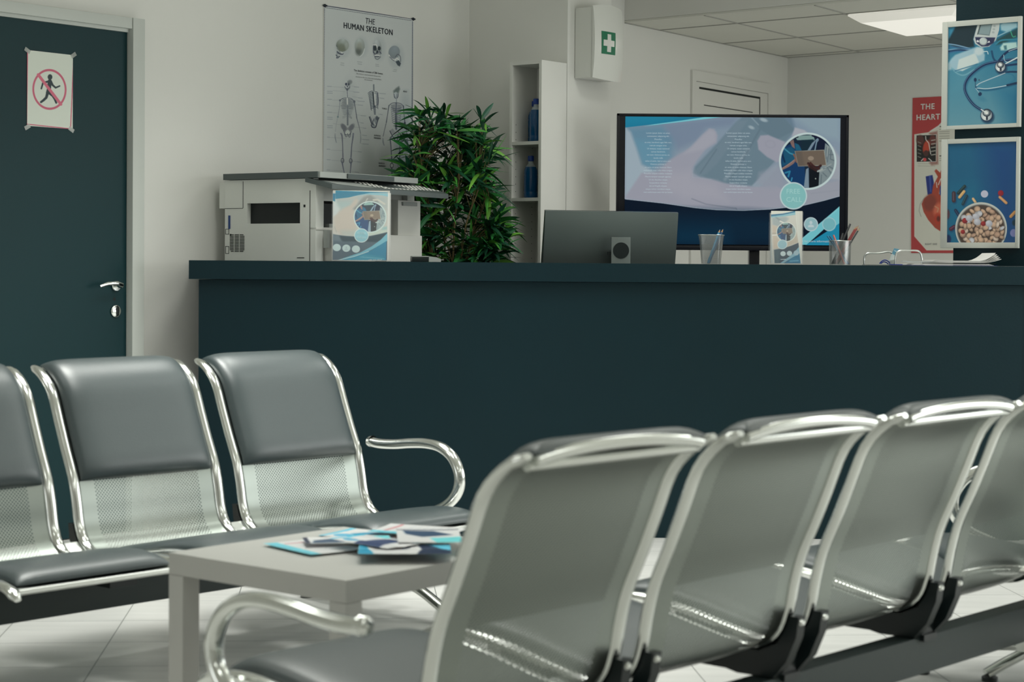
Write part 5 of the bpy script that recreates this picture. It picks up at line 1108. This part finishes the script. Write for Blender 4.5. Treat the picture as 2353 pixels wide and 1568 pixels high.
def paint_small(p):
    z=zs;q=lambda x,y:z([(x,y)])[0]
    p.c=p.c*0+np.array((160,158,152.));p.poly(z([(270,230),(640,210),(720,260),(600,420),(430,470),(290,430)]),(128,136,138),6);p.poly(z([(360,230),(560,380),(600,360),(400,220)]),(104,114,118),3);p.line(z([(500,330),(600,380)]),3.5,(172,172,168),1.5);p.poly(z([(280,430),(430,480),(400,640),(420,760),(480,850),(430,1060),(320,1080)]),(158,146,134),4);p.line(z([(290,655),(400,655)]),2,(120,120,116),1.5,.6);p.line(z([(300,705),(400,700)]),2.5,(182,178,172),1.5)
    p.poly(z([(660,1020),(700,860),(930,640),(980,900)]),(150,140,128),5)
    p.poly(z([(230,50),(1000,30),(1000,60),(240,160)]),(176,172,164),1.5);p.poly(z([(240,155),(560,130),(900,55),(905,95),(560,170),(245,210)]),(24,86,116),1.2);p.poly(z([(245,205),(560,165),(905,92),(910,160),(600,205),(250,235)]),(106,146,156),1.5)
    p.poly(z([(335,1100),(600,1050),(800,985),(990,905),(1005,1000),(1050,1500),(355,1500)]),(34,48,62),1.3);p.poly(z([(340,1110),(500,1080),(480,1480),(360,1480)]),(56,76,84),8,.8)
    p.poly(z([(1010,1000),(1030,1200),(780,1330),(560,1470),(470,1470),(830,1210)]),(104,138,152),1);p.poly(z([(1030,1180),(1050,1490),(560,1490),(780,1330)]),(22,88,118),1)
    inset(p,*q(660,620),22.8,22.6,.95,(166,172,168),.08);p.ell(*q(553,952),11.4,11.2,(166,176,178));p.ell(*q(553,952),10,9.8,(118,148,158))
    for x,y,c in ((573,1200,(158,170,172)),(745,1190,(150,164,168)),(925,1180,(130,150,160))): p.ell(*q(x,y),6.2,5.8,c,0,1)
    p.line(z([(515,1355),(640,1350)]),1.5,(160,166,170),.9);p.line(z([(760,1400),(980,1385)]),3.2,(86,136,158),1.6,.8);p.line(z([(480,1340),(980,1340)]),.8,(100,140,156),1,.5)
    p.line(z([(912,60),(1060,1490)]),2.6,(170,170,164),1);p.poly(z([(920,60),(1000,60),(1100,1490),(1060,1490)]),(164,164,158),1.2);p.poly(z([(240,160),(300,1480),(190,1480),(200,100)]),(120,130,134),1.5,.6)
holder('leaflet_holder','small clear holder of narrow leaflets between the two wire pencil cups',1771,1843,485,0,7.76,paint_small,2.0,side=.02)
# ------------------------------------------------------------------ pencil cups
def pencil(name,label,p0,p1,mn,r=.0046,tip=True,group=None,cat='pencil'):
    p0=np.array(p0,float);p1=np.array(p1,float);d=(p1-p0);L=np.linalg.norm(d);d/=L
    t=thing(name,label,cat,tuple(p0),0,group);q=Vector(d).to_track_quat('Z','Y').to_matrix().to_4x4()
    MB().lathe([(0,0),(r,0),(r,L-(.016 if tip else .004)),(r*.9,L-(.0155 if tip else .0035))]+([] if tip else [(r*.9,L),(0,L)]),7 if tip else 12,0,q).build('barrel',mn,t)
    if tip:
        MB().lathe([(r*.98,L-.016),(r*.35,L-.004)],10,0,q).build('wood_tip','wood',t);MB().lathe([(r*.35,L-.004),(0,L)],8,0,q).build('lead',mn,t)
    return t
CP=[]
cx1=aty(1634,600,7.86)[0]
cup=thing('pencil_cup','square tapered wire mesh cup holding two blue pencils','pencil cup',(cx1,7.86,TOP+.0006),math.radians(-14))
hh=aty(1634,541,7.86)[2]-TOP;n_=6
prof=[(.038,.001),(.0415,hh*.35),(.046,hh*.75),(.0505,hh)]
mb=MB()
G=[];UV=[];ns=40
for r_,z_ in prof:
    row=[];uvr=[];acc=0;prev=None
    for k in range(ns+1):
        an=2*math.pi*k/ns;c,s2=math.cos(an),math.sin(an);e_=.35
        x=r_*math.copysign(abs(c)**e_,c);y=r_*math.copysign(abs(s2)**e_,s2)
        if prev: acc+=math.hypot(x-prev[0],y-prev[1])
        prev=(x,y);row.append((x,y,z_));uvr.append((acc,z_))
    G.append(row);UV.append(uvr)
mb.grid(np.array(G),uv=np.array(UV));mb.build('mesh_wall','wire_mesh',cup)
mb=MB();mb.tube([tuple(v) for v in G[-1]],.0022,8,side=None);mb.build('rim','satin_steel',cup)
MB().box((-.036,-.036,.0004),(.036,.036,.0018)).build('base','satin_steel',cup)
def at7(px,py,Y): return aty(px,py,Y)
b1=at7(1626,600,7.85);pencil('pencil','left blue pencil in the square mesh cup',(b1[0],7.838,TOP+.004),(*at7(1655,527,7.87)[:1],7.875,at7(1655,527,7.87)[2]),'pencil_blue',group=None)
pencil('pencil','right darker blue pencil in the square mesh cup',(b1[0]+.008,7.866,TOP+.004),(*at7(1662,526,7.885)[:1],7.888,at7(1662,526,7.885)[2]),'pencil_navy')
cx2=aty(1930,600,7.86)[0]
cup=thing('pencil_cup','round wire mesh cup crowded with pens and red pencils','pencil cup',(cx2,7.86,TOP+.0006))
hh=aty(1930,554,7.86)[2]-TOP;r_=.046
mb=MB();mb.lathe([(r_-.002,.001),(r_-.001,hh*.5),(r_,hh)],36,0,None,uvr=r_);mb.build('mesh_wall','wire_mesh',cup)
mb=MB();mb.lathe([(r_-.0015,hh-.002),(r_+.0015,hh-.002),(r_+.002,hh+.0005),(r_,hh+.002),(r_-.0015,hh+.001),(r_-.0015,hh-.002)],36);mb.build('rim','satin_steel',cup)
MB().lathe([(0,.0008),(r_-.003,.0008),(r_-.003,.002),(0,.002)],30).build('base','satin_steel',cup)
def stick(pb,ptp,mn,label,name='pencil',tip=True,r=.0036,dy=0,dyt=0):
    a=at7(*pb,7.86+dy);b=at7(*ptp,7.86+dyt);pencil(name,label,(a[0],7.86+dy,TOP+.005),(b[0],7.86+dyt,b[2]),mn,r,tip,cat='pencil' if name=='pencil' else 'pen')
stick((1947,600),(1901,542),'pencil_blue','leftmost blue pen in the round mesh cup','pen',False,.0036,-.02,-.01)
stick((1950,600),(1906,543),'pencil_navy','dark blue pen beside the leftmost pen in the round mesh cup','pen',False,.0034,-.01,0)
stick((1940,600),(1915,540),'pen_pink','pink capped pen in the round mesh cup','pen',False,.0038,-.026,-.02)
stick((1916,600),(1937,536),'pencil_black','short black pen in the middle of the round mesh cup','pen',False,.0042,.0,.015)
stick((1912,600),(1954,515),'pencil_black','tall black pencil in the round mesh cup','pencil',False,.0042,.012,.03)
stick((1918,600),(1968,520),'pencil_red','red pencil in the round mesh cup, middle of the right bunch','pencil',True,.0036,.02,.022)
stick((1922,600),(1973,518),'pencil_red','outermost red pencil leaning right in the round mesh cup','pencil',True,.0036,.01,.008)
stick((1925,600),(1976,523),'pencil_black','dark pencil leaning furthest right in the round mesh cup','pencil',True,.0034,-.004,-.006)
# ------------------------------------------------------------------ wire stand, blue bands, badge leaflet, papers, card reader
def wire_loop(pxs,Y,label):
    P_=[at7(x,y,Y) for x,y in pxs];P_[0][2]=TOP+.003;P_[-1][2]=TOP+.003
    o=P_[0].copy();t=thing('wire_rack',label,'wire rack',(float(o[0]),float(Y),TOP+.0004),0)
    L=crom([(p[0]-o[0],0,p[2]-TOP) for p in [P_[0]]+P_[1:]],4);L=[tuple(v) for v in L]
    MB().tube(L,.0042,8).build('wire',"satin_steel",t);MB().box((-.004,-.03,0),(P_[-1][0]-o[0]+.004,.03,.003)).build('base','satin_steel',t);return t
wire_loop([(1986,604),(1986,592),(1991,584),(2000,582),(2020,582),(2040,579),(2048,581),(2053,588),(2055,604)],7.93,'left steel wire loop lying on the right part of the counter')
wire_loop([(2057,604),(2058,590),(2062,580),(2072,576),(2090,576),(2108,577),(2115,582),(2118,592),(2119,604)],7.88,'right steel wire loop beside the stack of papers')
o=at7(2040,600,7.84);t=thing('badge_strap','loop of dark blue ribbon lying on the counter beside the wire loops','ribbon',(o[0],7.84,TOP+.0006))
def pxl_(L,Y): return [tuple(np.array(at7(x,y,Y))-np.array([o[0],7.84,TOP+.0006])) for x,y in L]
mb=MB()
for L,dy in (([(2020,606),(2026,600),(2033,598),(2040,601),(2044,606)],-.01),([(2024,606),(2031,602),(2038,604),(2041,607)],.004)):
    pts=crom([(a,dy,max(c,.0015)) for a,b_,c in pxl_(L,7.84)],5);mb.tube([tuple(v) for v in pts],(.0035,.0012),8,side=None) if False else mb.tube([tuple(v) for v in pts],.0024,6)
mb.tube([tuple((a,.01,.0025)) for a,b_,c in pxl_([(2044,606),(2060,606),(2075,606)],7.84)],.0024,6)
mb.build('ribbon','blue_band',t)
a=at7(2038,604,7.9);b=at7(2062,571,7.9)
t=thing('info_card','small blue and white card leaning between the wire loops','card',(a[0],7.9,TOP+.0006))
R=dict(Q=np.array([a[0],7.9,0.]),d=np.array([1,0,0.]),n=np.array([0,-1,0.]),ang=90.,l0=0,l1=.05,zt=b[2],zb=TOP+.004)
nu,nv=40,70;U,V=np.meshgrid(np.linspace(0,1,nu),np.linspace(0,1,nv));top=b[2]-TOP
G=np.stack([a[0]+.002+(V)*(b[0]-a[0]-.016)+U*.022,7.9+V*0,TOP+.002+V*top*.98-U*.003],-1);p=Pic(G,U*40,(1-V)*80,(150,160,160))
p.poly([(0,0),(40,0),(40,34),(0,26)],(72,112,130),1.5);p.line([(8,10),(28,14)],3,(150,168,176),1.5);p.ell(20,46,13,10,(160,166,164));p.poly([(0,60),(40,50),(40,80),(0,80)],(120,124,120),1.5)
p.build('card','print_gloss',t,2.1)
# stack of papers: each sheet bundle its own thing
def sheetstack(name,label,px0,px1,Y,z0,th,mn,curlr=0,curll=0,dep=.2,yaw=0,n=1):
    a=at7(px0,600,Y)[0];b=at7(px1,600,Y)[0];t=thing(name,label,'papers',((a+b)/2,Y+dep/2,z0),yaw,'papers on the right end of the counter');w=b-a
    mb=MB();m=24
    for k in range(n):
        zk=k*th/n;xs_=np.linspace(-w/2+k*.004,w/2-k*.006,m);G=np.zeros((5,m,3));G2=np.zeros((5,m,3))
        for j,y in enumerate(np.linspace(-dep/2,dep/2,5)):
            for i,x in enumerate(xs_):
                f=i/(m-1);zz_=zk+curlr*max(0,(f-.72)/.28)**2*(1+k*.3)+curll*max(0,(.25-f)/.25)**2
                G[j,i]=(x,y,zz_+th/n*.7);G2[j,i]=(x,y,zz_)
        mb.grid(G);mb.grid(G2,flip=True)
        for j0 in (0,4):
            for i in range(m-1): mb.add([tuple(G[j0,i]),tuple(G[j0,i+1]),tuple(G2[j0,i+1]),tuple(G2[j0,i])],[(0,1,2,3)])
        for i0 in (0,m-1):
            for j in range(4): mb.add([tuple(G[j,i0]),tuple(G[j+1,i0]),tuple(G2[j+1,i0]),tuple(G2[j,i0])],[(0,1,2,3)])
    return mb.build('sheets',mn,t)
sheetstack('folder','dark blue folder at the bottom of the paper pile',2085,2292,7.70,TOP+.0006,.002,'blue_band',dep=.22)
sheetstack('paper_sheets','loose white sheets in the lower paper pile with a lifted right corner',2092,2283,7.705,TOP+.003,.006,'paper',.0,.0,.21,.02,4)
sheetstack('magazine','dark magazine lying between the white sheets',2140,2290,7.71,TOP+.0095,.003,'dark_seam',.0,.0,.2,-.03,1)
sheetstack('paper_sheets','curled white sheets on top of the paper pile',2138,2300,7.70,TOP+.0135,.009,'paper',.015,.003,.2,.03,5)
sheetstack('clear_sleeve','pale plastic sleeve at the left end of the paper pile',2080,2150,7.70,TOP+.0135,.004,'clear_plastic',.0,.003,.1,.0,2)
a=at7(943,600,7.80)[0];b=at7(1010,600,7.80)[0]
t=thing('card_reader','small grey and black card terminal lying on the counter beside the printer','card terminal',((a+b)/2,7.86,TOP+.0006),math.radians(8))
w_=(b-a)/2;MB().box((-w_,-.04,0),(w_*.15,.05,.020),0,bev=.004).build('body','black_cast',t);MB().box((-w_,-.042,.0205),(w_*.15,.05,.0245),0,bev=.002).build('cover','printer_grey',t)
mb=MB();mb.prism([(w_*.16,0),(w_,0),(w_,.012),(w_*.7,.019),(w_*.16,.0235)],-.04,.05,axis='y');mb.build('grip','printer_grey',t)
# ------------------------------------------------------------------ narrow white shelf unit with bottles
sc=np.array([.134,8.974]);SM=Matrix(((-.7826,.6225,0,0),(.6225,.7826,0,0),(0,0,1,0),(0,0,0,1)))  # x: to the left along the front, y: depth
su=thing('shelf_unit','tall narrow white open shelf unit beside the plant','shelf unit',(sc[0],sc[1],0))
sw,sdp=.196,.20;sh=aty(1240,137,8.97)[2];th=.017
MB().box((0,0,0),(th,sdp,sh),0,SM,bev=.001).build('side_panel','white_lacquer',su);MB().box((sw-th,0,0),(sw,sdp,sh),0,SM,bev=.001).build('side_panel','white_lacquer',su)
MB().box((th,.0005,sh-th),(sw-th,sdp,sh),0,SM).build('top_panel','white_lacquer',su);MB().box((th,sdp-.006,.08),(sw-th,sdp,sh-th),0,SM).build('back_panel','white_lacquer',su)
zs1=aty(1203,324,9.0)[2];zs2=aty(1200,454,9.0)[2]
for zz_ in (zs1,zs2,zs2-.36,zs2-.72,.08): MB().box((th,.0005,zz_-.016),(sw-th,sdp-.006,zz_),0,SM).build('shelf','white_lacquer',su)
mb=MB()
for k in range(44):
    zz_=.25+k*.036
    for yy in (.03,sdp-.04):
        for mx_ in (sw-th-.0004,): mb.lathe([(0,0),(.0022,0),(.0022,.0006),(0,.0006)],6,0,SM@Matrix.Translation((mx_,yy,zz_))@Matrix.Rotation(-math.pi/2,4,'Y'))
mb.build('peg_holes','dark_seam',su)
def bottle(px,zb_,ht,r,depth,label):
    # position inside the shelf from the pixel column and the depth
    b=None
    best=None
    for k in np.linspace(th+r+.001,sw-th-r-.001,60):
        w=Matrix.Translation((sc[0],sc[1],0))@SM@Vector((k,depth,zb_));x,_=proj(np.array(w))
        if best is None or abs(x-px)<best[0]: best=(abs(x-px),w)
    t=thing('water_bottle',label,'bottle',tuple(best[1]),0,'blue bottles on the white shelf unit')
    H_=ht;pr_=[(0,0),(r*.85,0),(r,.006),(r,H_*.12),(r*.95,H_*.14),(r,H_*.16),(r,H_*.52),(r*.96,H_*.55),(r,H_*.58),(r*.98,H_*.66),(r*.80,H_*.74)]
    MB().lathe(pr_,26).build('liquid_body','bottle_blue',t)
    MB().lathe([(r*.80,H_*.74),(r*.55,H_*.79),(r*.40,H_*.82),(r*.38,H_*.88)],26).build('neck','clear_plastic',t)
    MB().lathe([(r*.42,H_*.87),(r*.46,H_*.875),(r*.46,H_*.99),(r*.42,H_),(0,H_)],20).build('cap','cap_blue',t)
bottle(1214,zs1+.0005,.205,.031,.135,'blue bottle standing further back on the upper shelf')
bottle(1231,zs1+.0005,.208,.031,.06,'blue bottle standing in front on the upper shelf, partly behind the side panel')
bottle(1219,zs2+.0005,.205,.033,.07,'single blue bottle on the lower shelf')
# ------------------------------------------------------------------ bamboo plant
pb=np.array([-.31,8.80]);PZ=-.035
pl_=thing('potted_bamboo','bushy green artificial bamboo standing behind the counter by the shelf unit','plant',(pb[0],pb[1],0))
MB().lathe([(0,0),(.13,0),(.15,.28),(.165,.30),(.15,.30),(.14,.27),(0,.27)],30).build('pot','pot',pl_)
MB().lathe([(0,.271),(.139,.271),(.139,.275),(0,.277)],24).build('soil','soil',pl_)
r=np.random.default_rng(11);stems=[]
for k in range(9):
    a=2*math.pi*k/9+r.uniform(-.3,.3);x0,y0=.05*math.cos(a),.05*math.sin(a);dx,dy=r.uniform(.09,.22)*math.cos(a)*1.0,r.uniform(.08,.16)*math.sin(a)
    top=r.uniform(1.42,1.72);pts=crom([(x0,y0,.27),(x0+dx*.15,y0+dy*.15,.8),(x0+dx*.45,y0+dy*.45,1.25),(x0+dx,y0+dy,top)],6);stems.append(pts)
    MB().tube([tuple(v) for v in pts],[.0085-.006*i/(len(pts)-1) for i in range(len(pts))],7).build('cane','cane',pl_)
lv=[];lf=[];lc=[]
def leaf(p,d,L,w,col,droop):
    d=np.array(d,float);d/=np.linalg.norm(d);sdv=np.cross(d,[0,0,1.]);sdv/=max(np.linalg.norm(sdv),1e-6);sdv=sdv*math.cos(lr)+np.cross(sdv,d)*math.sin(lr)
    o=len(lv);n=7
    for i in range(n):
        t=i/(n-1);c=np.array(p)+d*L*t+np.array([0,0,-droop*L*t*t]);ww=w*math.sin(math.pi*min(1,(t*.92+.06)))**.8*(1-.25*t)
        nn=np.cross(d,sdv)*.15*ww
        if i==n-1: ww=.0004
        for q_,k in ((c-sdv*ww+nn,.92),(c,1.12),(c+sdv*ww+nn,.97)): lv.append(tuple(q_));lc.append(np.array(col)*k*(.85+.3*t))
    for i in range(n-1):
        for j in range(2): a=o+i*3+j;lf.append((a,a+1,a+4,a+3))
greens=[(12,44,30),(16,54,34),(20,66,36),(34,92,44),(60,118,48),(84,132,50),(26,60,46)]
wg=[.17,.19,.20,.18,.13,.07,.06]
clusters=[]
for _ in range(360):
    zz_=r.uniform(.85,1.76);f=(zz_-.85)/.95;rad=.235*(1-.45*max(0,f-.55)/.45)*math.sqrt(r.uniform(.02,1));a=r.uniform(0,2*math.pi)
    clusters.append((rad*math.cos(a)*1.02,rad*math.sin(a)*.8,zz_))
def cpx(px,py,Y): v=at7(px,py,Y);return (v[0]-pb[0],Y-pb[1],v[2])
# named outer sprigs seen against the wall
for px,py,Y in ((1125,520,8.72),(1140,535,8.72),(1125,545,8.72),(1110,560,8.7),(1130,590,8.7),(1100,590,8.7),(1140,560,8.7),(1085,600,8.7),(962,262,8.60),(948,300,8.55),(985,262,8.60),(935,385,8.55),(1020,262,8.7),(1090,300,8.7),(1105,275,8.7),(1110,330,8.65),(1120,360,8.6),(1100,385,8.65),(1090,420,8.65),(1120,430,8.7),(1140,500,8.74),(1130,525,8.72),(1148,545,8.72),(1120,560,8.7),(1135,580,8.7),(945,345,8.6),(950,410,8.6),(1000,290,8.6),(1050,300,8.62)): clusters.append(cpx(px,py,Y));clusters.append(cpx(px+4,py+12,Y))
for (x,y,zz_) in clusters:
    n=r.integers(4,8);az=r.uniform(0,2*math.pi);az0=math.atan2(y,x)
    for k in range(n):
        an=az0+r.uniform(-1.9,1.9);el=r.uniform(-.35,1.1);L=r.uniform(.09,.17);lr=r.uniform(-.9,.9)
        d=(math.cos(an)*math.cos(el),math.sin(an)*math.cos(el),math.sin(el))
        leaf((x,y,zz_),d,L,r.uniform(.0085,.014),lin(greens[r.choice(7,p=wg)])*r.uniform(1.5,2.6),r.uniform(.05,.55))
    # twig back to the middle
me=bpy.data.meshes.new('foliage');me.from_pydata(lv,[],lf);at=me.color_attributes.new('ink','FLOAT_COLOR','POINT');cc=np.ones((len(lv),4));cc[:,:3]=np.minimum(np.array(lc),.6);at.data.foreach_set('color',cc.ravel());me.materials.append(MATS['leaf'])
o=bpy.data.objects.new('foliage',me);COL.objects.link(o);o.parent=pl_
mb=MB()
for (x,y,zz_) in clusters[::1]:
    s=min(stems,key=lambda S_:min(np.hypot(S_[:,0]-x,S_[:,1]-y)+abs(S_[:,2]-zz_+.1)));i=np.argmin(np.hypot(s[:,0]-x,s[:,1]-y)+abs(s[:,2]-zz_+.1));a=s[i]
    mb.tube([tuple(a),((a[0]+x)/2,(a[1]+y)/2,(a[2]+zz_)/2+.01),(x,y,zz_)],.0016,4,cap=False)
mb.build('twigs','cane',pl_)
